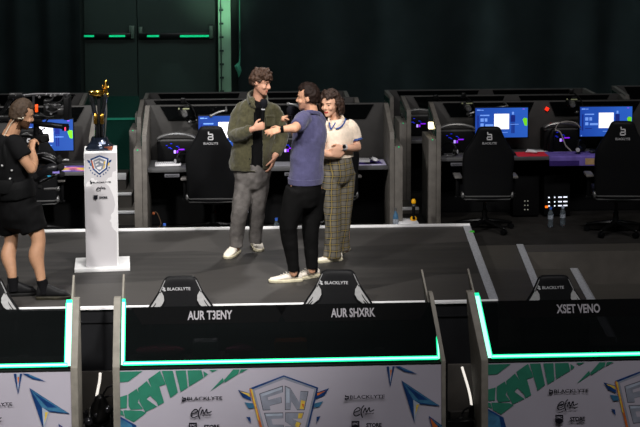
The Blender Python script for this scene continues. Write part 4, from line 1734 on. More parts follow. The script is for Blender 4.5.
def head(b, c, f, up, s=1.0, fem=False):
    f, up = V(f).normalized(), V(up)
    x = f.cross(up).normalized()
    up = x.cross(f).normalized()
    M = Matrix(((x.x, f.x, up.x, c[0]), (x.y, f.y, up.y, c[1]), (x.z, f.z, up.z, c[2]), (0, 0, 0, 1)))
    T = M @ Matrix.Scale(s, 4)
    jw = .88 if fem else 1.0
    tab = [(-.116, .016 * jw, .082, .050), (-.108, .032 * jw, .090, .030), (-.092, .046 * jw, .092, -.010), (-.066, .058 * jw, .089, -.045), (-.035, .067, .087, -.072),
           (0, .072, .083, -.090), (.018, .0745, .090, -.096), (.045, .076, .091, -.099), (.072, .070, .079, -.092), (.095, .054, .056, -.072), (.110, .033, .028, -.045), (.117, .012, .0, -.018)]
    rings = []
    for z, w, yf, yb in tab:
        r = []
        for k in range(24):
            a = 2 * PI * k / 24
            sx, sy = math.cos(a), math.sin(a)
            sx = math.copysign(abs(sx) ** .85, sx)
            r.append(T @ V((w * sx, (yf + yb) / 2 + (yf - yb) / 2 * sy, z)))
        rings.append(r)
    b.rings(rings)
    t = lambda *p: T @ V(p)
    b.sweep([t(0, .080, .020), t(0, .096, -.008), t(0, .108, -.028), t(0, .090, -.040)], [.009 * s, .011 * s, .0135 * s, .010 * s], seg=10, sub=3)
    for k in (-1, 1):
        b.ball(t(.011 * k, .094, -.034), .0095 * s, sub=1)
        b.ball(t(.078 * k, -.012, -.008), (.012 * s, .022 * s, .034 * s), mat=M.to_3x3())
        b.ball(t(.031 * k, .071, -.001), .012 * s)
        b.ball(t(.040 * k, .064, -.032), .024 * s)
        b.sweep([t(.014 * k, .089, .020), t(.034 * k, .086, .026), t(.052 * k, .070, .020)], [.007 * s] * 3, seg=8)
    b.sweep([t(-.023, .080, -.0655), t(0, .092, -.062), t(.023, .080, -.0655)], [(.006 * s, .008 * s)] * 3, seg=8)
    b.sweep([t(-.018, .081, -.074), t(0, .092, -.075), t(.018, .081, -.074)], [(.007 * s, .008 * s)] * 3, seg=8)
    b.ball(t(0, .080, -.100), (.022 * s, .018 * s, .016 * s), mat=M.to_3x3())
    return T


def hand(b, w, d, n, side, curl=.3, s=1.0, spread=0.0, thumb=.4):
    """palm, four unequal jointed fingers and a thumb; n is where the palm looks"""
    w, d = V(w), V(d).normalized()
    n = (V(n) - d * V(n).dot(d)).normalized()
    t = d.cross(n) if side == 'R' else n.cross(d)
    cs = curl if isinstance(curl, (list, tuple)) else [curl] * 4
    b.sweep([w - d * .02 * s, w + d * .03 * s, w + d * .06 * s, w + d * .09 * s], [(.025 * s, .018 * s), (.034 * s, .017 * s), (.040 * s, .015 * s), (.040 * s, .012 * s)], ref=t, seg=12, sub=2)
    seg_l = ((.043, .026, .021), (.048, .030, .022), (.044, .028, .021), (.034, .021, .019))
    for k in range(4):
        p = w + d * ((.080, .085, .082, .074)[k] * s) + t * ((.030 - .0197 * k) * s)
        ang = 0
        pts = [p - d * .02 * s, p]
        dd = (d + t * (spread * (1.5 - k) / 3)).normalized()
        for q, L in enumerate(seg_l[k]):
            ang += cs[k] * (1.0, 1.15, .8)[q]
            p = p + (dd * math.cos(ang) + n * math.sin(ang)) * (L * s)
            pts.append(p)
        b.sweep(pts, [.009 * s, .0098 * s, .0092 * s, .0085 * s, .0075 * s], seg=8)
    p = w + d * .018 * s + t * .026 * s
    d0 = (d * .65 + t * .72 + n * .25).normalized()
    d1 = (d * (.85) + t * (.40 - thumb * .3) + n * (.2 + thumb * .9)).normalized()
    d2 = (d * .9 + t * (.15 - thumb * .5) + n * (.15 + thumb)).normalized()
    b.sweep([p - d0 * .015 * s, p, p + d0 * .042 * s, p + d0 * .042 * s + d1 * .034 * s, p + d0 * .042 * s + d1 * .034 * s + d2 * .026 * s], [.012 * s, .0145 * s, .0115 * s, .0105 * s, .0085 * s], seg=8)
    return t


def paint(b, rules):
    """material index per face of the finished skin, by a function of the face centre"""
    b.bm.normal_update()
    for f in b.bm.faces:
        c = f.calc_center_median()
        f.material_index = 0
        for r in rules:
            m = r(c, f)
            if m is not None:
                f.material_index = m
                break


def face_rules(T, lips=1, white=2, dark=3, brow=4, jaw=None, scalp=None):
    inv = T.inverted()

    def r(c, f):
        p = inv @ c
        if abs(p.x) > .11 or p.z < -.15 or p.z > .14 or abs(p.y) > .14:
            return None
        if p.y > .055:
            if abs(abs(p.x) - .032) < .0065 and abs(p.z + .001) < .007:
                return dark
            if abs(abs(p.x) - .032) < .012 and abs(p.z + .001) < .004:
                return white
            if .012 < abs(p.x) < .054 and .0185 < p.z < .0245 and p.y > .06:
                return brow
            if abs(p.x) < .021 and -.078 < p.z < -.061 and p.y > .078:
                return lips
        if jaw is not None and p.z < -.042 and p.y > -.02 and p.z > -.13 and not (abs(p.x) < .02 and p.z > -.055):
            return jaw
        if scalp is not None and scalp(p):
            return brow
        return None
    return r


def hair(T, keep, r0, r1, off, jit, n=340, voxel=.008, smooth=2, seed=1, extra=None, size=(.077, .097, .116)):
    rnd = random.Random(seed)
    b = MB()
    ga = PI * (3 - 5 ** .5)
    for i in range(n):
        z = 1 - 2 * (i + .5) / n
        rr = (1 - z * z) ** .5
        dv = V((rr * math.cos(ga * i), rr * math.sin(ga * i), z))
        p = V((dv.x * size[0], dv.y * size[1] - .003, dv.z * size[2]))
        if not keep(p):
            continue
        o = off(p)
        p = p + dv * (o + (rnd.random() - .5) * jit) + V((rnd.random() - .5, rnd.random() - .5, rnd.random() - .5)) * jit * .7
        r = r0 + (r1 - r0) * rnd.random()
        b.ball(T @ p, (r, r * (.8 + .4 * rnd.random()), r * (.8 + .4 * rnd.random())), sub=1)
    if extra:
        extra(b, rnd)
    b.remesh(voxel, smooth)
    return b


SHOEW = pm('white_sneaker', (.88, .85, .80), .55, var=.05)
SOLEW = pm('cream_sole', (.82, .79, .68), .6)


def shoe(parent, heel, d, L, mu, ms, up=.1, name='shoe', lace=None, sole_h=.028):
    """heel point on the floor, d = toe direction"""
    d = V((d[0], d[1], 0)).normalized()
    n = V((-d.y, d.x, 0))
    h0 = V(heel)
    k = L / .29
    tab = [(0, .022, .07), (.012, .032, up * .9), (.05, .036, up), (.09, .037, up * .98), (.125, .041, up * .86), (.165, .046, up * .72), (.205, .047, up * .58), (.245, .042, up * .50), (.27, .030, .042), (.286, .012, .030)]
    b = MB()
    rings = []
    for s_, w, h in tab:
        r = []
        for q in range(20):
            a = 2 * PI * q / 20
            x, z = math.cos(a), math.sin(a)
            x = math.copysign(abs(x) ** .75, x)
            zz = .012 + (h - .012) * ((z + 1) / 2) ** (.75)
            wt = 1 - .25 * max(0, (zz - .05) / .06)
            r.append(h0 + d * (s_ * k) + n * (x * w * k * wt) + V((0, 0, zz)))
        rings.append(r)
    b.rings(rings)
    if lace:
        for q in range(4):
            s_ = .11 + .022 * q
            z = .095 - .011 * q
            b.tube([h0 + d * (s_ * k) + n * (.024 * k) + V((0, 0, z - .006)), h0 + d * ((s_ + .008) * k) + V((0, 0, z + .006)), h0 + d * (s_ * k) - n * (.024 * k) + V((0, 0, z - .006))], .004, seg=6, sub=2, m=1)
    o = b.build(name, [mu, lace or mu], parent, smooth=50)
    b = MB()
    rings = []
    for z, g in ((0.0005, .0), (.006, .004), (sole_h - .005, .005), (sole_h, .001)):
        r = []
        out = [(s_, w) for s_, w, h in tab]
        for s_, w in out:
            r.append(h0 + d * (s_ * k + (g if s_ > .1 else -g)) + n * (w * k + g) + V((0, 0, z)))
        for s_, w in reversed(out):
            r.append(h0 + d * (s_ * k + (g if s_ > .1 else -g)) - n * (w * k + g) + V((0, 0, z)))
        rings.append(r)
    b.rings(rings)
    b.build('sole', ms, o, smooth=40)
    return o


def microphone(label, base, top):
    base, top = V(base), V(top)
    ax = (top - base).normalized()
    t = thing('microphone', label, 'microphone', base, 'hand microphones')
    b = MB()
    L = (top - base).length
    b.sweep([base, base + ax * (L * .35), base + ax * (L * .6), base + ax * (L - .075)], [.016, .018, .019, .022], seg=12)
    b.build('handle', BLACK, t)
    b = MB()
    b.sweep([base + ax * (L * .62), base + ax * (L * .66)], [.0205, .021], seg=12, ends=False)
    b.build('pale_ring', LOGO, t)
    b = MB()
    b.sweep([top - ax * .085, top - ax * .06, top - ax * .03, top - ax * .006], [.027, .036, .037, .024], seg=16, sub=3, ends=False)
    b.crumple(.002, 60)
    b.build('foam_windshield', pm('dark_foam', (.09, .09, .11), .95), t)
    return t


def rig(Y0):
    return lambda px, py, dy=0.0: P(px, py, Y=Y0 + dy)


# ---- man in the olive jacket --------------------------------------------------------
c = P(244, 255, Z=ZS)
J = rig(c.y)
man = thing('person', 'person in an olive corduroy jacket and grey jeans holding a microphone under the chin', 'person', (c.x, c.y, ZS))
b = MB()
lat = V((.97, .22, 0))
T1 = head(b, J(260.6, 82.2, -.06), (.88, -.40, -.24), (.12, .04, 1), .95)
b.sweep([J(257.5, 104, .0), J(258.5, 97, -.02), J(259.5, 89, -.04)], [.062, .056, .055], seg=14, sub=2)
b.sweep([J(252.5, 176), J(253, 165), J(254, 145), J(256, 122), J(257, 110), J(257.5, 103)], [(.15, .10), (.155, .105), (.145, .10), (.15, .10), (.12, .07), (.05, .045)], ref=lat, seg=18, sub=3)
# arms
b.sweep([J(240, 109, .01), J(236, 123, .0), J(234, 136, -.05)], [.05, .047, .043], seg=12, sub=3)
b.sweep([J(234, 136, -.05), J(243, 133.5, -.19), J(253, 129, -.27)], [.043, .038, .028], seg=12, sub=3)
b.sweep([J(274, 109, .02), J(280, 123, .03), J(282, 138, .04)], [.05, .046, .042], seg=12, sub=3)
b.sweep([J(282, 138, .04), J(279, 148, -.02), J(274.5, 157, -.06)], [.042, .037, .028], seg=12, sub=3)
hand(b, J(254.2, 128.4, -.275), V((.95, -.12, .30)), (.1, .95, .05), 'R', (1.15, 1.2, 1.2, 1.15), .98, thumb=.9)
hand(b, J(274.3, 157.5, -.062), V((-.25, -.05, -1)), (-.8, .3, .2), 'L', .3, .95)
# legs
for pts in (((245.5, 176, .0), (241.5, 195, -.02), (239, 214, -.03), (237.5, 230, .0), (237, 248, .03)), ((260, 176, .03), (259, 195, .04), (258, 212, .04), (256.3, 228, .07), (255.3, 240.5, .10))):
    b.sweep([J(*p) for p in pts], [.080, .066, .045, .038, .030], seg=12, sub=3)
b.remesh(.0065, 3)
paint(b, [face_rules(T1, jaw=5)])
b.build('body', [SKIN['a'], LIP, EYEW, IRIS, BROWN, pm('shaven_jaw', (.72, .53, .44), .55, var=.08, scale=60)], man, smooth=180)
hb = hair(T1, lambda p: p.z > .047 or (p.z > -.030 and p.y < -.020) or (p.z > .012 and p.y < .030), .010, .022,
          lambda p: .006 + .014 * max(0, p.z) / .11 + (.008 if p.y > .03 else 0), .020, n=560, voxel=.006, smooth=1, seed=4)
hb.crumple(.006, 45)
hb.build('hair', BROWN, man, smooth=180)
TEEB = pm('black_tee', (.035, .035, .04), .85, var=.1)
b = MB()
b.sweep([J(253, 167.5, -.0), J(254, 150, -.01), J(256, 125, -.01), J(257.5, 108, -.005), J(258, 101.5, -.01)], [(.165, .122), (.16, .122), (.15, .125), (.12, .092), (.068, .064)], ref=lat, seg=24, sub=3)
b.remesh(.012, 3).crumple(.004, 14, (1, 1, .6))
b.build('tee_shirt', TEEB, man, smooth=180)
OLIVE = pm('olive_corduroy', (.275, .265, .19), .9, var=.22, scale=45, bump=.25, sheen=.3)
b = MB()
b.sweep([J(251.5, 168, -.0), J(251.5, 160, -.005), J(253, 146, -.005), J(255.5, 126, .0), J(257, 112, .0), J(257.3, 104.5, .0), J(257.8, 100.5, .0), J(258.2, 97, .0)],
        [(.212, .155), (.212, .155), (.20, .148), (.205, .145), (.195, .125), (.155, .098), (.108, .084), (.078, .074)], ref=lat, seg=28, sub=3, ends=False)
b.sweep([J(246, 106.5, .01), J(240.2, 110.5, .01), J(236, 122, .0), J(233.5, 136, -.05)], [.050, .066, .069, .066], seg=16, sub=3, ends=False)
b.sweep([J(233.5, 136, -.05), J(242, 134.2, -.19), J(251, 130.2, -.255)], [.064, .060, .048], seg=16, sub=3, ends=False)
b.sweep([J(269, 106.5, .01), J(274.8, 110.5, .02), J(279.5, 123, .03), J(282, 138, .04)], [.050, .066, .068, .064], seg=16, sub=3, ends=False)
b.sweep([J(282, 138, .04), J(279.5, 147, .0), J(276, 155, -.04)], [.062, .058, .048], seg=16, sub=3, ends=False)
b.remesh(.012, 3).crumple(.014, 8, (1, 1, 1.2), 1).crumple(.006, 22, (1, 1, .8), 5)
kill = []
for f in b.bm.faces:
    cc = f.calc_center_median()
    x, y = proj(cc)
    dy = cc.y - c.y
    k = (y - 97) / 66
    if -.19 < dy < -.02 and 95 < y < 171 and (255.5 - 4.6 * k) < x < (262.2 + .8 * k) and f.normal.y < .25:
        kill.append(f)
    elif y < 100.5 and f.normal.z > .75 and 253.5 < x < 262.5:
        kill.append(f)
    elif y > 165.5 and f.normal.z < -.75 and 228 < x < 275 and dy > -.2:
        kill.append(f)
bmesh.ops.delete(b.bm, geom=kill, context='FACES')
bmesh.ops.recalc_face_normals(b.bm, faces=b.bm.faces[:])
b.solid(.007)
jk = b.build('jacket', OLIVE, man, smooth=180)
b = MB()
pts = [J(255.2, 107.5, -.13), J(250, 103, -.105), J(247.8, 97, -.03), J(252, 93, .06), J(258.5, 92, .085), J(264.5, 94, .055), J(267, 98.5, -.03), J(266, 103, -.09), J(263.2, 107, -.125)]
b.sweep(pts, [(.012, .010), (.034, .010), (.036, .010), (.032, .010), (.030, .010), (.032, .010), (.036, .010), (.034, .010), (.012, .010)], ref=V((0, 0, 1)), seg=12, sub=3)
b.remesh(.008, 2)
b.build('collar', OLIVE, jk, smooth=180)
b = MB()
p0 = J(270.3, 121, -.128)
b.box(p0, (.085, .012, .10), rot=Matrix.Rotation(.30, 3, 'Z'), bev=.004)
b.box(p0 + V((0, -.004, .045)), (.09, .016, .022), rot=Matrix.Rotation(.30, 3, 'Z'), bev=.004)
b.build('chest_pocket', OLIVE, jk)
b = MB()
for x, y in ((251.8, 146.5), (249.8, 159), (250, 103.5)):
    q = J(x, y, -.162 if y > 110 else -.12)
    b.ball(q, (.009, .006, .009))
b.build('button', BLACK, jk)
JEAN = pm('grey_denim', (.40, .385, .375), .85, var=.22, scale=22, bump=.15)
b = MB()
b.sweep([J(252.3, 164, .0), J(252.3, 172, .0), J(252.3, 180, .0)], [(.172, .125), (.182, .13), (.165, .12)], ref=lat, seg=22, sub=2)
b.sweep([J(245.2, 176, .0), J(242, 195, -.02), J(239.8, 212, -.03), J(238, 228, .0), J(237.2, 239, .02), J(236.9, 246.5, .03)], [.098, .088, .076, .070, .067, .066], seg=18, sub=3, ends=False)
b.sweep([J(259.8, 176, .03), J(258.8, 195, .04), J(257.8, 210, .04), J(256.3, 225, .07), J(255.6, 233, .09), J(255.3, 243, .10)], [.098, .086, .075, .068, .064, .063], seg=18, sub=3, ends=False)
b.remesh(.012, 2).crumple(.012, 8, (1, 1, .55), 3).crumple(.005, 20, (1, 1, .8), 2)
b.build('jeans', JEAN, man, smooth=180)
hl = P(237.8, 252, Z=ZS)
shoe(man, V((hl.x, hl.y, ZS)), (-.34, -.94), .32, SHOEW, SOLEW, .105, lace=pm('lace', (.8, .78, .74), .6))
hl = P(254.4, 245, Z=ZS)
shoe(man, V((hl.x, hl.y, ZS)), (.16, -.99), .32, SHOEW, SOLEW, .105, lace=MATS['lace'])
microphone('black microphone held up to the chin of the man in the olive jacket', J(261.8, 128.5, -.255), J(264, 98.5, -.24))

# ---- man in the blue polo shirt -----------------------------------------------------------
c = P(298, 283, Z=ZS)
J = rig(c.y)
man = thing('person', 'person in a blue knitted polo and black trousers seen from behind, left arm stretched out', 'person', (c.x, c.y, ZS))
b = MB()
lat = V((.62, .78, 0))
T2 = head(b, J(308.4, 97.2, .0), (-.95, .30, -.05), (0, 0, 1), .97)
b.sweep([J(312, 117, .0), J(311, 110, .0), J(309.5, 102, .0)], [.062, .058, .057], seg=14, sub=2)
b.sweep([J(305, 186), J(306, 175), J(307, 158), J(309.5, 135), J(311, 122), J(312, 115)], [(.15, .105), (.15, .105), (.14, .10), (.15, .10), (.12, .075), (.05, .05)], ref=lat, seg=18, sub=3)
b.sweep([J(303, 119, -.13), J(298.5, 124, -.22), J(294.5, 128.5, -.30)], [.05, .046, .042], seg=12, sub=3)
b.sweep([J(295.5, 127.5, -.29), J(289.5, 128.6, -.31), J(281.5, 129.4, -.32)], [.042, .037, .027], seg=12, sub=3)
hand(b, J(281.4, 129.5, -.32), V((-.97, -.05, -.19)), (0, .75, -.65), 'L', (.16, .26, .34, .42), .86, spread=.16, thumb=.3)
b.sweep([J(318, 119, .14), J(306, 132, .26), J(299, 140, .28)], [.05, .046, .042], seg=12, sub=3)
b.sweep([J(299, 140, .28), J(294, 131, .27), J(289.5, 124.5, .26)], [.042, .036, .027], seg=12, sub=3)
hand(b, J(289.5, 125, .26), V((-.35, .0, .9)), (-.8, -.5, 0), 'R', (1.2, 1.2, 1.2, 1.1), .95, thumb=.8)
for pts in (((298.5, 187, -.06), (291, 208, -.05), (287.5, 228, -.03), (290, 250, .0), (293.5, 273, .02)), ((313, 187, .06), (312, 208, .07), (310, 228, .07), (311, 250, .09), (312, 270, .11))):
    b.sweep([J(*p) for p in pts], [.082, .07, .052, .048, .036], seg=12, sub=3)
b.remesh(.0065, 3)
paint(b, [face_rules(T2, jaw=5, scalp=lambda p: p.y < -.03 and -.045 < p.z)])
b.build('body', [SKIN['b'], LIP, EYEW, IRIS, DARKH, pm('shaven_jaw_b', (.70, .52, .43), .55, var=.1, scale=70)], man, smooth=180)
hb = hair(T2, lambda p: (p.z > .066 and p.y < .072) or (p.y < .012 and p.z > .012) or (p.y < -.03 and p.z > -.048), .010, .015,
          lambda p: .001 + .012 * max(0, p.z + .02) / .13 + (.006 if p.z > .05 and p.y > 0 else 0), .006, n=520, voxel=.007, smooth=3, seed=8)
hb.crumple(.003, 60)
hb.build('hair', DARKH, man, smooth=180)


def knit(name, col):
    m = pm(name, col, .85, var=.10, scale=30, sheen=.2)
    nt = m.node_tree
    bs = nt.nodes['Principled BSDF']
    tc = [n for n in nt.nodes if n.type == 'TEX_COORD'][0]
    wv = nt.nodes.new('ShaderNodeTexWave')
    wv.bands_direction = 'DIAGONAL'
    wv.inputs['Scale'].default_value = 15
    wv.inputs['Distortion'].default_value = 12
    wv.inputs['Detail Scale'].default_value = 3
    nt.links.new(tc.outputs['Object'], wv.inputs['Vector'])
    bp = nt.nodes.new('ShaderNodeBump')
    bp.inputs['Strength'].default_value = .3
    bp.inputs['Distance'].default_value = .006
    nt.links.new(wv.outputs['Fac'], bp.inputs['Height'])
    nt.links.new(bp.outputs['Normal'], bs.inputs['Normal'])
    return m


BLUEK = knit('blue_knit', (.315, .31, .44))
b = MB()
b.sweep([J(305.5, 181.5, .0), J(306, 176, .0), J(306.7, 165, .0), J(308, 150, .0), J(309.3, 134, .0), J(310.5, 122, .0), J(311.5, 114.5, .0), J(311.8, 112, .0)],
        [(.172, .135), (.178, .140), (.172, .136), (.172, .134), (.182, .132), (.158, .11), (.085, .075), (.066, .062)], ref=lat, seg=28, sub=3, ends=False)
b.sweep([J(306.5, 117, -.09), J(302.5, 119.5, -.14), J(298.8, 124, -.215), J(296.8, 126.5, -.255)], [.062, .069, .067, .066], seg=16, sub=3, ends=False)
b.sweep([J(316, 117.5, .10), J(318.5, 120, .15), J(312, 127, .22)], [.062, .07, .068], seg=16, sub=3, ends=False)
b.remesh(.011, 3).crumple(.010, 8, (1, 1, .8), 4).crumple(.004, 20, (1, 1, .7), 1)
po = b.build('polo_shirt', BLUEK, man, smooth=180)
b = MB()
b.sweep([J(303.5, 113.5, -.08), J(308, 112, -.10), J(314.5, 112.4, -.07), J(319.5, 114, .0), J(317, 112.6, .08), J(310, 111.5, .09), J(303.8, 114, .03), J(302.3, 116, -.03)],
        [(.022, .009)] * 8, ref=V((0, 0, 1)), seg=12, sub=3)
b.remesh(.008, 1)
b.build('collar', BLUEK, po, smooth=180)
b = MB()
b.sweep([J(305.4, 183, .0), J(305.6, 177.5, .0)], [(.176, .138), (.182, .144)], ref=lat, seg=32, ends=False)
b.build('hem_band', BLUEK, po, smooth=60)
BLKT = pm('black_trousers', (.05, .049, .05), .8, var=.15, scale=20)
b = MB()
b.sweep([J(305, 180, .0), J(305, 188, .0), J(305.5, 197, .0)], [(.158, .124), (.172, .135), (.165, .13)], ref=lat, seg=22, sub=2)
b.sweep([J(298, 190, -.05), J(291.5, 210, -.05), J(288.5, 228, -.04), J(290.8, 246, -.01), J(292.8, 262, .01), J(293.5, 270.5, .02)], [.112, .098, .080, .068, .056, .054], seg=18, sub=3, ends=False)
b.sweep([J(313.5, 190, .06), J(312.5, 210, .07), J(310.5, 228, .07), J(311, 246, .09), J(311.7, 260, .10), J(312, 268, .11)], [.110, .094, .078, .066, .056, .054], seg=18, sub=3, ends=False)
b.remesh(.011, 2).crumple(.007, 6, (1, 1, .7), 7).crumple(.003, 18, (1, 1, 1), 1)
b.build('trousers', BLKT, man, smooth=180)
SOCK = pm('black_sock', (.06, .06, .07), .9)
hl = P(302, 281, Z=ZS)
shoe(man, V((hl.x, hl.y, ZS)), (-.95, -.10), .30, SHOEW, SOLEW, .088, lace=MATS['lace'])
a2 = P(297, 280, Z=ZS)
h2 = P(319, 276.5, Z=ZS)
shoe(man, V((h2.x, h2.y, ZS)), (-.90, -.42), .29, SHOEW, SOLEW, .088, lace=MATS['lace'])
for q in (V((hl.x - .07, hl.y - .005, 0)), V((h2.x - .06, h2.y - .025, 0))):
    b = MB()
    b.sweep([V((q.x, q.y, ZS + .05)), V((q.x, q.y, ZS + .11)), V((q.x, q.y, ZS + .125))], [.051, .050, .050], seg=14, ends=False)
    b.build('sock', SOCK, man)
b = MB()
w0, w1 = J(283.3, 129.3, -.318), J(280.4, 129.5, -.321)
b.sweep([w0, w1], [(.031, .033), (.030, .032)], seg=16, ends=False)
b.ball(w0.lerp(w1, .5) + V((0, -.028, .012)), (.016, .008, .018))
b.build('wrist_watch', BLACK, man)
microphone('black microphone held by the man in the blue polo, seen beyond his arm', J(288.4, 131, .22), J(291.2, 105.5, .2))

# ---- woman in plaid trousers ---------------------------------------------------------------
c = P(334, 261, Z=ZS)
J = rig(c.y)
wom = thing('person', 'person with dark curly hair in a cream polo and plaid trousers', 'person', (c.x, c.y, ZS))
b = MB()
lat = V((.90, .43, 0))
T3 = head(b, J(330.6, 103.6, -.03), (-.62, -.77, -.10), (-.06, 0, 1), .96, True)
b.sweep([J(336, 123, .02), J(334, 116, .01), J(332, 109, .0)], [.052, .047, .046], seg=14, sub=2)
b.sweep([J(338, 172), J(337.5, 160), J(337.5, 146), J(337.5, 136), J(337, 127), J(336, 121)], [(.14, .10), (.12, .09), (.11, .08), (.12, .09), (.095, .06), (.04, .04)], ref=lat, seg=18, sub=3)
b.sweep([J(351, 126, .03), J(354.5, 137, .04), J(357.5, 147, .0)], [.042, .040, .036], seg=12, sub=3)
b.sweep([J(357.5, 147.5, .0), J(351, 148, -.12), J(343.5, 147.2, -.18)], [.037, .034, .024], seg=12, sub=3)
hand(b, J(342.5, 147.4, -.185), V((-.88, .02, -.42)), (.05, .95, -.2), 'L', (.35, .30, .35, .45), .92, spread=.25, thumb=.5)
b.sweep([J(324, 126, -.06), J(320, 138, -.06), J(320, 150, -.10)], [.042, .040, .036], seg=12, sub=3)
b.sweep([J(320, 150, -.10), J(326, 154, -.17), J(330.5, 155, -.18)], [.037, .032, .024], seg=12, sub=3)
hand(b, J(331, 155, -.18), V((.9, -.1, .1)), (.1, 1, .1), 'R', .5, .9)
for pts in (((331, 172, -.03), (331, 195, -.03), (332, 218, -.02), (332, 240, .0), (332, 257, .0)), ((346, 172, .05), (345, 195, .06), (345, 218, .08), (345, 235, .12), (346, 249, .16))):
    b.sweep([J(*p) for p in pts], [.080, .068, .050, .045, .033], seg=12, sub=3)
b.remesh(.006, 3)
paint(b, [face_rules(T3)])
b.build('body', [SKIN['c'], LIPR, EYEW, IRIS, CURLH], wom, smooth=180)


def curls(bb, rnd):
    for i in range(74):
        a = rnd.uniform(-1.75, 1.95)
        # a = 0 is the back of the head, both sides forward to the temples
        x, y = math.sin(a) * .088, -math.cos(a) * .098 - .004
        z0 = rnd.uniform(.0, .06)
        L = rnd.uniform(.07, .135) * (1 if abs(a) < 1.9 else .75)
        pts = []
        for k in range(6):
            q = k / 5
            w = .012 * math.sin(q * 9 + i)
            o = 1 + .28 * math.sin(q * PI * .8)
            pts.append(T3 @ V((x * o + w * math.cos(a), y * o + w * math.sin(a), z0 - L * q)))
        bb.sweep(pts, [.012, .016, .017, .016, .014, .009], seg=7, sub=2)


hb = hair(T3, lambda p: (p.z > .062 and p.y < .075) or (p.z > -.02 and p.y < .022), .013, .021, lambda p: .010 + .010 * max(0, p.z) / .11, .012, n=360, voxel=.007, smooth=1, seed=12, extra=curls)
hb.crumple(.010, 42)
hb.build('hair', CURLH, wom, smooth=180)
CREAM = knit('cream_knit', (.93, .86, .78))
TRIMB = pm('blue_trim', (.27, .36, .60), .8)
b = MB()
b.sweep([J(338.3, 157.5, .0), J(338, 151, .0), J(337.8, 140, -.005), J(337.5, 131, .0), J(337, 124.5, .0), J(336.4, 119.5, .0)],
        [(.152, .12), (.150, .12), (.152, .125), (.155, .118), (.13, .09), (.07, .062)], ref=lat, seg=28, sub=3, ends=False)
b.sweep([J(346.5, 122.5, .02), J(351.5, 127, .03), J(354.5, 134, .04), J(356, 140, .03)], [.05, .060, .060, .060], seg=16, sub=3, ends=False)
b.sweep([J(327, 122.5, -.04), J(323, 128, -.06), J(321, 138, -.06)], [.05, .058, .058], seg=16, sub=3, ends=False)
b.remesh(.011, 3).crumple(.008, 9, (1, 1, .8), 9).crumple(.003, 22, (1, 1, .7), 1)
po = b.build('polo_shirt', CREAM, wom, smooth=180)
b = MB()
ctr = J(356.2, 140.2, .03)
ax = (J(356, 140, .03) - J(354.5, 134, .04)).normalized()
b.sweep([ctr - ax * .012, ctr + ax * .004], [.0615, .0615], seg=24, ends=False)
b.build('sleeve_trim', TRIMB, po)
b = MB()
b.sweep([J(330.5, 126, -.115), J(328.5, 121, -.085), J(330, 117, -.01), J(335, 115, .05), J(341, 116.5, .05), J(344, 120.5, -.01), J(341, 124.5, -.075), J(334.5, 128, -.112)],
        [(.014, .008), (.026, .008), (.026, .008), (.024, .008), (.024, .008), (.030, .008), (.032, .008), (.012, .008)], ref=V((0, 0, 1)), seg=12, sub=3)
b.remesh(.007, 1)
co = b.build('collar', CREAM, po, smooth=180)
b = MB()
b.tube([J(329.3, 122.5, -.125), J(329.8, 126, -.132), J(330.8, 129.5, -.134)], .007, sub=3)
b.tube([J(345.5, 119, -.055), J(344.2, 123, -.085), J(340.5, 127.2, -.115), J(336, 129, -.13), J(331, 130, -.134)][:4], .007, sub=3)
b.tube([J(335.5, 122.5, -.118), J(333.5, 126, -.128), J(331, 129.5, -.134)], .006, sub=3)
b.build('blue_edging', TRIMB, co)


def plaid():
    m = bpy.data.materials.new('olive_plaid')
    m.use_nodes = True
    nt = m.node_tree
    bs = nt.nodes['Principled BSDF']
    tc = nt.nodes.new('ShaderNodeTexCoord')
    nz = nt.nodes.new('ShaderNodeTexNoise')
    nz.inputs['Scale'].default_value = 5
    nt.links.new(tc.outputs['Object'], nz.inputs['Vector'])
    sp = nt.nodes.new('ShaderNodeSeparateXYZ')
    nt.links.new(tc.outputs['Object'], sp.inputs[0])
    u = math_node(nt, 'ADD', math_node(nt, 'MULTIPLY', sp.outputs['X'], .88), math_node(nt, 'MULTIPLY', sp.outputs['Y'], .45))
    u = math_node(nt, 'MULTIPLY_ADD', nz.outputs['Fac'], .05, u)
    v = math_node(nt, 'MULTIPLY_ADD', nz.outputs['Fac'], .04, sp.outputs['Z'])

    def line(x, period, off, width):
        f = math_node(nt, 'FRACT', math_node(nt, 'ADD', math_node(nt, 'DIVIDE', x, period), off))
        return math_node(nt, 'LESS_THAN', f, width)
    PR = .06
    bands = math_node(nt, 'MULTIPLY', math_node(nt, 'ADD', line(u, PR, .1, .45), line(v, PR, .1, .45)), .5)
    yl = math_node(nt, 'MAXIMUM', line(u, PR, .9, .11), line(v, PR, .9, .11))
    c1 = nt.nodes.new('ShaderNodeMix')
    c1.data_type = 'RGBA'
    c1.inputs['A'].default_value = (*lin((.42, .40, .36)), 1)
    c1.inputs['B'].default_value = (*lin((.15, .155, .15)), 1)
    nt.links.new(bands, c1.inputs['Factor'])
    c2 = nt.nodes.new('ShaderNodeMix')
    c2.data_type = 'RGBA'
    nt.links.new(math_node(nt, 'MULTIPLY', yl, .6), c2.inputs['Factor'])
    nt.links.new(c1.outputs['Result'], c2.inputs['A'])
    c2.inputs['B'].default_value = (*lin((.62, .53, .26)), 1)
    nt.links.new(c2.outputs['Result'], bs.inputs['Base Color'])
    bs.inputs['Roughness'].default_value = .9
    return m


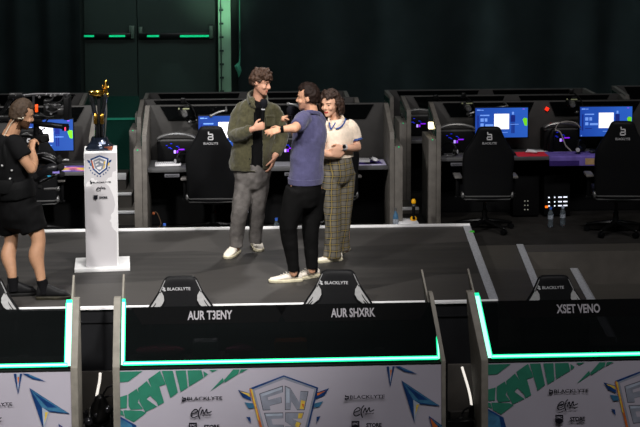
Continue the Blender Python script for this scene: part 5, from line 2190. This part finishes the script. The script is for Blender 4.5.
b = MB()
b.sweep([J(338.3, 155.5, .0), J(338.3, 164, .0), J(338.5, 174, .0)], [(.132, .11), (.150, .125), (.158, .125)], ref=lat, seg=24, sub=2)
b.sweep([J(331, 172, -.03), J(331.3, 195, -.03), J(332.3, 215, -.02), J(332.0, 235, -.01), J(332.4, 248, -.005), J(332.6, 257.5, .0)], [.092, .084, .078, .078, .082, .088], seg=20, sub=3, ends=False)
b.sweep([J(345.5, 172, .05), J(344.5, 195, .06), J(343.4, 215, .07), J(342.6, 232, .09), J(342.6, 242, .12), J(342.6, 249, .14)], [.094, .084, .076, .072, .074, .076], seg=20, sub=3, ends=False)
b.remesh(.011, 2).crumple(.013, 6, (1, 1, .4), 11).crumple(.005, 16, (1, 1, .5), 1)
b.build('plaid_trousers', plaid(), wom, smooth=180)
hl = P(341.5, 260.0, Z=ZS)
shoe(wom, V((hl.x, hl.y, ZS)), (-.93, -.36), .275, SHOEW, SOLEW, .075)
hl = P(350, 250, Z=ZS)
shoe(wom, V((hl.x - .02, hl.y, ZS)), (-.55, -.83), .26, SHOEW, SOLEW, .085)
b = MB()
w0, w1 = J(345.6, 147.6, -.165), J(342.6, 147.3, -.188)
b.sweep([w0, w1], [(.030, .028), (.028, .026)], seg=16, ends=False, m=1)
b.ball(w0.lerp(w1, .5) + V((.0, -.026, .012)), (.017, .010, .020), 0)
b.build('wrist_watch', [BLACK, LOGO], wom)

# ---- camera operator --------------------------------------------------------------------
c = P(32, 294, Z=ZS)
J = rig(c.y)
opr = thing('person', 'person in black tee, harness and shorts operating the camera rig', 'person', (c.x, c.y, ZS))
b = MB()
lat = V((-.45, .89, 0))
T4 = head(b, J(21.5, 114.2, -.03), (.86, .42, -.30), (.30, .1, 1), 1.02)
b.sweep([J(10, 138, .0), J(13, 130, -.01), J(17, 121, -.02)], [.070, .064, .060], seg=14, sub=2)
b.sweep([J(17, 215), J(15.5, 200), J(12, 178), J(9.5, 156), J(9, 142), J(9.5, 134)], [(.16, .12), (.155, .115), (.145, .11), (.175, .125), (.16, .10), (.07, .06)], ref=lat, seg=18, sub=3)
b.sweep([J(14, 142, -.13), J(22, 156, -.17), J(31.5, 169, -.15)], [.055, .05, .044], seg=12, sub=3)
b.sweep([J(31.5, 169, -.15), J(33.5, 161, .0), J(32, 151, .12)], [.045, .043, .029], seg=12, sub=3)
hand(b, J(31.8, 151.5, .12), V((.02, .25, .97)), (.55, .8, .1), 'R', (.9, .95, 1.0, 1.0), 1.0, thumb=.6)
b.sweep([J(14, 142, .16), J(22, 152, .24), J(27, 162, .27)], [.05, .046, .042], seg=12, sub=3)
b.sweep([J(27, 162, .27), J(31, 161, .33), J(35, 160, .36)], [.042, .036, .027], seg=12, sub=3)
hand(b, J(35, 160, .36), V((.5, .7, .1)), (0, -.3, -.9), 'L', .9, .9)
for pts, rr in ((((8, 218, .10), (11, 234, .08), (11, 243, .06), (8.3, 256, .02), (11.4, 270, -.03), (13, 282, -.05)), (.095, .066, .058, .066, .046, .036)),
                (((28, 218, -.05), (36.5, 232, -.08), (38.5, 243, -.10), (36.3, 256, -.12), (39.5, 270, -.15), (42.6, 287, -.18)), (.098, .070, .060, .068, .046, .036))):
    b.sweep([J(*p) for p in pts], rr, seg=14, sub=4)
b.remesh(.0065, 3)
paint(b, [face_rules(T4, jaw=5, scalp=lambda p: p.y < -.0 and p.z > -.05)])
b.build('body', [SKIN['d'], LIP, EYEW, IRIS, LIGHTB, BEARD], opr, smooth=180)
hb = hair(T4, lambda p: (p.z > .06) or (p.y < .015 and p.z > -.0) or (p.y < -.02 and p.z > -.05), .009, .014, lambda p: .002 + .012 * max(0, p.z) / .11, .004, n=520, voxel=.007, smooth=4, seed=3)
hb.crumple(.002, 60)
hb.build('hair', LIGHTB, opr, smooth=180)
TEE2 = pm('black_tee_b', (.045, .045, .05), .9, var=.12)
b = MB()
b.sweep([J(17.5, 202, .0), J(15.5, 192, .0), J(12.3, 176, .0), J(10, 156, .0), J(9.2, 143, .0), J(10, 134.5, .0)], [(.185, .15), (.18, .145), (.172, .14), (.195, .148), (.175, .12), (.085, .08)], ref=lat, seg=28, sub=3, ends=False)
b.sweep([J(12, 140, -.10), J(15.5, 144, -.14), J(20.5, 152, -.165), J(23.8, 157, -.17)], [.066, .076, .074, .073], seg=16, sub=3, ends=False)
b.sweep([J(12, 140, .12), J(18, 147, .19), J(25, 153, .24)], [.066, .072, .068], seg=16, sub=3, ends=False)
b.remesh(.012, 3).crumple(.010, 9, (1, 1, .8), 2)
b.build('tee_shirt', TEE2, opr, smooth=180)
VEST = pm('black_harness', (.032, .034, .038), .7, var=.15, scale=40, bump=.1)
b = MB()
b.sweep([J(15.5, 197, -.0), J(14, 186, -.0), J(12.8, 179, -.0)], [(.21, .17), (.215, .172), (.20, .165)], ref=lat, seg=28, sub=2, ends=False)
b.remesh(.012, 2)
vs = b.build('harness_belt', VEST, opr, smooth=180)
b = MB()
b.sweep([J(13, 180, -.15), J(9, 165, -.165), J(6, 150, -.16), J(7.5, 139, -.11), J(12, 136, .0)], [(.035, .012)] * 5, ref=V((.8, 0, .3)), seg=10, sub=3)
b.sweep([J(2, 180, -.12), J(0, 165, -.14), J(1, 150, -.13), J(4, 140, -.08)], [(.03, .012)] * 4, ref=V((.8, 0, .3)), seg=10, sub=3)
b.box(J(6, 187, -.185), (.12, .03, .12), bev=.01)
b.build('harness_strap', VEST, vs)
b = MB()
for x, y in ((2, 165.7), (11.8, 170.5), (10, 178.7)):
    b.ball(J(x, y, -.19), .010)
b.build('buckle', GREYW, vs)
SHRT = pm('black_shorts', (.03, .03, .034), .85, var=.15)
b = MB()
b.sweep([J(17, 197, .0), J(17.5, 206, .0), J(18, 215, .0)], [(.19, .15), (.20, .16), (.19, .16)], ref=lat, seg=24, sub=2)
b.sweep([J(9, 208, .08), J(9, 222, .11), J(9.5, 233, .12)], [.13, .118, .112], seg=18, sub=3, ends=False)
b.sweep([J(26, 208, -.05), J(31, 221, -.06), J(34.5, 231, -.07)], [.135, .122, .112], seg=18, sub=3, ends=False)
b.remesh(.012, 2).crumple(.012, 8, (1, 1, 1), 3)
b.build('shorts', SHRT, opr, smooth=180)
SHB_ = pm('black_sneaker', (.10, .10, .105), .5, var=.2, scale=40)
SOLB = pm('black_yellow_sole', (.16, .15, .11), .6, var=.8, scale=14)
hl = P(6.5, 296.5, Z=ZS)
s1 = V((hl.x, hl.y, ZS))
shoe(opr, s1, (.97, .20), .27, SHB_, pm('black_sole', (.10, .10, .10), .6), .14, lace=pm('black_lace', (.12, .12, .12), .7))
hl = P(36.5, 299.3, Z=ZS)
s2 = V((hl.x, hl.y, ZS))
shoe(opr, s2, (.99, .06), .29, SHB_, SOLB, .14, lace=MATS['black_lace'])
for q, (px, py, dy) in ((s1, (12.8, 277.5, -.06)), (s2, (41.8, 279.5, -.18))):
    b = MB()
    tp = J(px, py, dy)
    b.sweep([V((q.x + .062, q.y + .012, ZS + .05)), V((q.x + .058, q.y + .01, ZS + .11)), tp], [.048, .046, .049], seg=16, sub=2, ends=False)
    b.build('sock', SOCK, opr)
b = MB()
b.tube([J(21.8, 119, -.115), J(18, 118.2, -.118), J(13, 121, -.09), J(9, 127, -.07), J(4, 136, -.07)], .004, seg=6, sub=3)
b.ball(J(23, 118, -.115), .009)
b.build('earpiece', pm('clear_earpiece', (.75, .72, .65), .4), opr)

# ---- camera rig ----------------------------------------------------------------------------
YR_ = c.y + .34
K = rig(YR_)
rg = thing('camera_rig', 'black broadcast camera on a gimbal with spring arm carried by the operator in shorts', 'camera rig', K(40, 190))
RIGB = pm('rig_black', (.04, .042, .046), .35, var=.3, scale=40)
b = MB()
a, d_ = K(44, 103), K(62, 118)
b.box((a + d_) / 2 + V((0, .02, 0)), (d_.x - a.x, .16, a.z - d_.z), bev=.012)
b.box(K(48, 101.5), (.07, .09, .04), bev=.008)
b.box(K(40, 116.5), (.09, .12, .05), bev=.008)
b.build('camera_body', RIGB, rg)
b = MB()
b.cyl(K(58, 110.5, -.02), K(63, 110.5, -.02), .052, .056)
b.cyl(K(61, 110.5, -.02), K(65, 110.5, -.02), .06, .06)
b.build('lens', pm('lens_grey', (.13, .13, .135), .3), rg)
b = MB()
b.box(K(67.5, 107.5), (.05, .2, .20), bev=.008)
b.prism([K(68.5, 98.5, -.1), K(76, 95.5, -.12), K(76, 95.5, .12), K(68.5, 98.5, .1)], (0, 0, .006))
b.prism([K(68.5, 98, -.1), K(70, 97, -.11), K(70, 119, -.11), K(68.5, 118, -.1)], (.01, 0, 0))
b.build('matte_box', BLACK, rg)
b = MB()
b.tube([K(17, 96, .0), K(35, 94, .0), K(70, 93.8, .0)], .010)
b.tube([K(17, 96.5, .12), K(35, 95, .12), K(70, 94.6, .12)], .010)
b.tube([K(67, 94, .0), K(67, 104, .0)], .012)
b.tube([K(33.5, 95, .0), K(33.5, 120, .0)], .012)
b.build('top_rail', pm('rail_grey', (.20, .20, .21), .35, metal=.4), rg)
b = MB()
b.box(K(36.6, 108.3, -.05), (.026, .035, .066), bev=.004)
b.build('orange_clip', ORANGE, rg)
b = MB()
b.box(K(16, 95.5), (.12, .08, .05), bev=.01)
b.box(K(11, 98, .05), (.05, .06, .04), bev=.008)
b.tube([K(12, 96, 0), K(7, 103, .02), K(2, 112, .04), K(-4, 117, .05)], .012, sub=3)
b.tube([K(12, 98, 0), K(8, 106, .0), K(1, 116, .02)], .009, sub=3)
b.box(K(2, 118, .03), (.13, .06, .05), bev=.01)
b.build('rear_arm', RIGB, rg)
b = MB()
b.cyl(K(36.3, 116, 0), K(36.3, 150, 0), .026)
b.box(K(36.3, 120.5, -.02), (.10, .08, .05), bev=.01)
b.cyl(K(36.3, 150, 0), K(38, 166, 0), .02)
b.build('gimbal_post', RIGB, rg)
b = MB()
b.sweep([K(38, 124, -.03), K(50, 125, -.04), K(60, 126, -.04), K(66, 127, -.04)], [.022, .026, .024, .03], seg=10)
b.cyl(K(65.5, 124, -.05), K(65.5, 130.5, -.05), .03)
b.build('focus_motor', RIGB, rg)
b = MB()
b.box(K(65.2, 129, -.085), (.012, .006, .03))
b.build('pink_light', pm('pink_led', (1, .25, .4), .4, emit=.5), rg)
b = MB()
b.box(K(40, 139, -.06), (.16, .06, .075), rot=Matrix.Rotation(-.15, 3, 'Y'), bev=.015)
b.sweep([K(18, 136, -.05), K(25, 134.5, -.06), K(32, 136, -.06)], [.02, .026, .02], seg=10, sub=2)
b.cyl(K(43.5, 139, -.10), K(43.5, 139, -.02), .028)
b.build('handle_box', RIGB, rg)
# spring arm: two paired links with joints
b = MB()
b.sweep([K(33, 156, -.02), K(42, 155.5, -.04), K(50, 158, -.06), K(57, 162, -.06)], [.026, .038, .036, .024], seg=12, sub=3)
b.sweep([K(36, 162, .0), K(46, 162, -.02), K(56, 165, -.04)], [.018, .026, .018], seg=10, sub=3)
b.build('upper_arm', RIGB, rg)
b = MB()
b.sweep([K(36, 179, -.08), K(44, 172, -.10), K(53, 168, -.10), K(60, 167, -.08)], [.03, .046, .044, .026], seg=12, sub=3)
b.sweep([K(39, 183, -.06), K(49, 178, -.08), K(60, 173.5, -.08)], [.014, .018, .014], seg=10, sub=3)
b.build('lower_arm', pm('arm_shell', (.10, .10, .11), .3), rg)
JM = pm('joint_metal', (.13, .13, .135), .3, metal=.5)
for x, y, r_ in ((60, 160, .026), (61, 167, .030), (62, 174, .026), (34, 176, .030), (33, 184, .028), (40, 187, .020), (59, 157, .016)):
    b = MB()
    b.cyl(K(x, y, -.14), K(x, y, -.04), r_)
    b.cyl(K(x, y, -.155), K(x, y, -.14), r_ * .55)
    b.build('arm_joint', JM, rg)
for pts, r_ in (((60, 155), (60.5, 178)), .012), (((33.5, 172), (34.5, 192)), .014):
    b = MB()
    b.tube([K(*p, -.08) for p in pts], r_)
    b.build('arm_post', JM, rg)
for pts in (((38, 176.5), (47, 171), (57, 167.5)), ((40, 181.5), (50, 176.5), (59, 172.5)), ((36, 154.2), (45, 153), (53, 156.8)), ((42, 157.5), (50, 160), (56, 163.5))):
    b = MB()
    b.tube([K(*p, -.125) for p in pts], .0045, seg=6, sub=3)
    b.build('glint_rod', pm('rod_steel', (.42, .42, .43), .3, metal=.6), rg)  # pale rods added as glints along the spring arm
r = random.Random(9)
for k in range(9):
    x, y = 10 + 58 * r.random(), 94.5 + 3 * r.random()
    b = MB()
    b.ball(K(x, y, -.03), .008 + .008 * r.random(), sub=1)
    b.build('clamp_knob', MATS['rod_steel'], rg)
for pts in (((44, 105), (50, 104), (55, 108), (60, 106)), ((40, 113), (47, 117), (54, 116)), ((46, 110), (52, 112.5), (57, 111)), ((52, 94), (53, 98), (49, 101)), ((26, 95), (24, 100), (29, 104), (34, 103))):
    b = MB()
    b.tube([K(*p, -.085) for p in pts], .005, seg=6, sub=3)
    b.build('camera_cable', pm('cable_grey', (.16, .16, .165), .4), rg)
for x, y in ((47, 107), (51, 113.5), (55, 105)):
    b = MB()
    b.cyl(K(x, y, -.06), K(x, y, -.085), .012)
    b.build('dial', MATS['rod_steel'], rg)
b = MB()
b.tube([K(44, 189, -.1), K(52, 188.5, -.1), K(57.5, 188.5, -.1)], .010)
b.ball(K(57.5, 189, -.1), .02)
b.tube([K(62, 160.5, -.1), K(66, 159.8, -.1), K(69, 160.2, -.1)], .011)
b.build('adjusting_lever', GREYM, rg)
b = MB()
b.box(K(49, 176, -.15), (.03, .006, .012))
b.box(K(56, 172.5, -.15), (.06, .006, .016), 1)
b.build('blue_label', [pm('blue_lbl', (.2, .6, .75), .5), pm('lilac_lbl', (.5, .45, .75), .5)], rg)
b = MB()
b.tube([K(45, 128, -.05), K(41, 131, -.07), K(38.5, 134, -.06)], .006, sub=2)
b.tube([K(64, 96, -.02), K(61, 101, -.05), K(56, 103, -.06)], .007, sub=3)
b.tube([K(36, 120, .04), K(40, 126, .06), K(44, 124, .05), K(48, 119, .04)], .007, sub=3)
b.build('cable_loop', CABLE, rg)

# ------------------------------------------------------------------ light
w = bpy.data.worlds.new('hall')
sc.world = w
w.use_nodes = True
w.node_tree.nodes['Background'].inputs['Color'].default_value = (.30, .42, .40, 1)
w.node_tree.nodes['Background'].inputs['Strength'].default_value = .010


def lamp(kind, loc, aim, power, color=(1, 1, 1), **k):
    d = bpy.data.lights.new('stage_lamp', kind)
    d.energy = power
    d.color = color
    for a, v in k.items():
        setattr(d, a, v)
    o = bpy.data.objects.new('stage_lamp', d)
    COL.objects.link(o)
    o.location = V(loc)
    o.rotation_euler = (V(aim) - V(loc)).to_track_quat('-Z', 'Y').to_euler()
    return o


KEY = (1, .965, .93)
lamp('SPOT', (-5.5, 4.0, 9.0), (-1.3, 14.0, 1.2), 4200, KEY, spot_size=R(30), spot_blend=.6, shadow_soft_size=.4)
lamp('SPOT', (3.0, 4.5, 9.5), (-1.5, 14.0, 1.2), 4600, KEY, spot_size=R(30), spot_blend=.7, shadow_soft_size=.4)
lamp('SPOT', (-1.5, 14.0, 9.5), (-1.6, 14.0, .9), 1300, KEY, spot_size=R(50), spot_blend=.9, shadow_soft_size=.4)
# from above and behind: rim light
lamp('SPOT', (2.5, 20, 8.5), (-.8, 14.2, 1.5), 1500, KEY, spot_size=R(26), spot_blend=.7, shadow_soft_size=.4)
# soft audience light on the booth fronts
lamp('AREA', (2.6, 6.5, 9.5), (1.8, 11.8, .5), 540, (1, .96, .97), size=9, size_y=.8, shape='RECTANGLE')
# weak spots over the players' booths
lamp('SPOT', (-1.0, 12.0, 8.5), (-1.2, 16.8, 1.2), 260, (.9, .95, 1), spot_size=R(50), spot_blend=1.0, shadow_soft_size=.5)
xs = P(125, 195, Y=16.9).x
lamp('SPOT', (xs + .1, 14.6, 7.5), (xs, 16.9, 1.1), 480, (1, 1, 1), spot_size=R(9), spot_blend=.8, shadow_soft_size=.1)  # added narrow spot, brightens the white stair nosings
lamp('SPOT', (3.2, 12.5, 8.0), (2.8, 16.4, .9), 380, (1, .95, .88), spot_size=R(45), spot_blend=1.0, shadow_soft_size=.5)
# narrow beams grazing the drapes, a faint cool wash, and the green light on the door and column
for px, e in ((170, 130), (110, 60), (330, 90), (395, 150), (492, 200), (575, 110), (632, 150)):
    x = P(px, 50, Y=25.4).x
    lamp('SPOT', (x, 24.4, 8.5), (x + .05, 25.65, 1), e * 16, (.66, .88, .86), spot_size=R(9), spot_blend=1.0, shadow_soft_size=.1)
lamp('AREA', (1.5, 21.5, 6.5), (1.5, 26, 2.0), 230, (.74, .92, .93), size=14, size_y=1, shape='RECTANGLE')  # added wash lamp, lifts the drapes out of black
xg = P(222, 50, Y=25.4).x
lamp('SPOT', (xg + .2, 23.5, 1.2), (xg - .1, 25.7, 3.0), 420, (.55, 1, .68), spot_size=R(34), spot_blend=1, shadow_soft_size=.2)
lamp('AREA', (P(150, 50, Y=25).x, 24.0, 5.5), (P(150, 50, Y=26).x, 26, 2.4), 24, (.5, 1, .8), size=2.5)

sc.view_settings.view_transform = 'Standard'
sc.view_settings.look = 'None'
sc.view_settings.exposure = 0
sc.view_settings.gamma = 1
sc.view_settings.use_curve_mapping = False
sc.cycles.use_denoising = True
sc.cycles.sample_clamp_indirect = 4
sc.cycles.max_bounces = 6
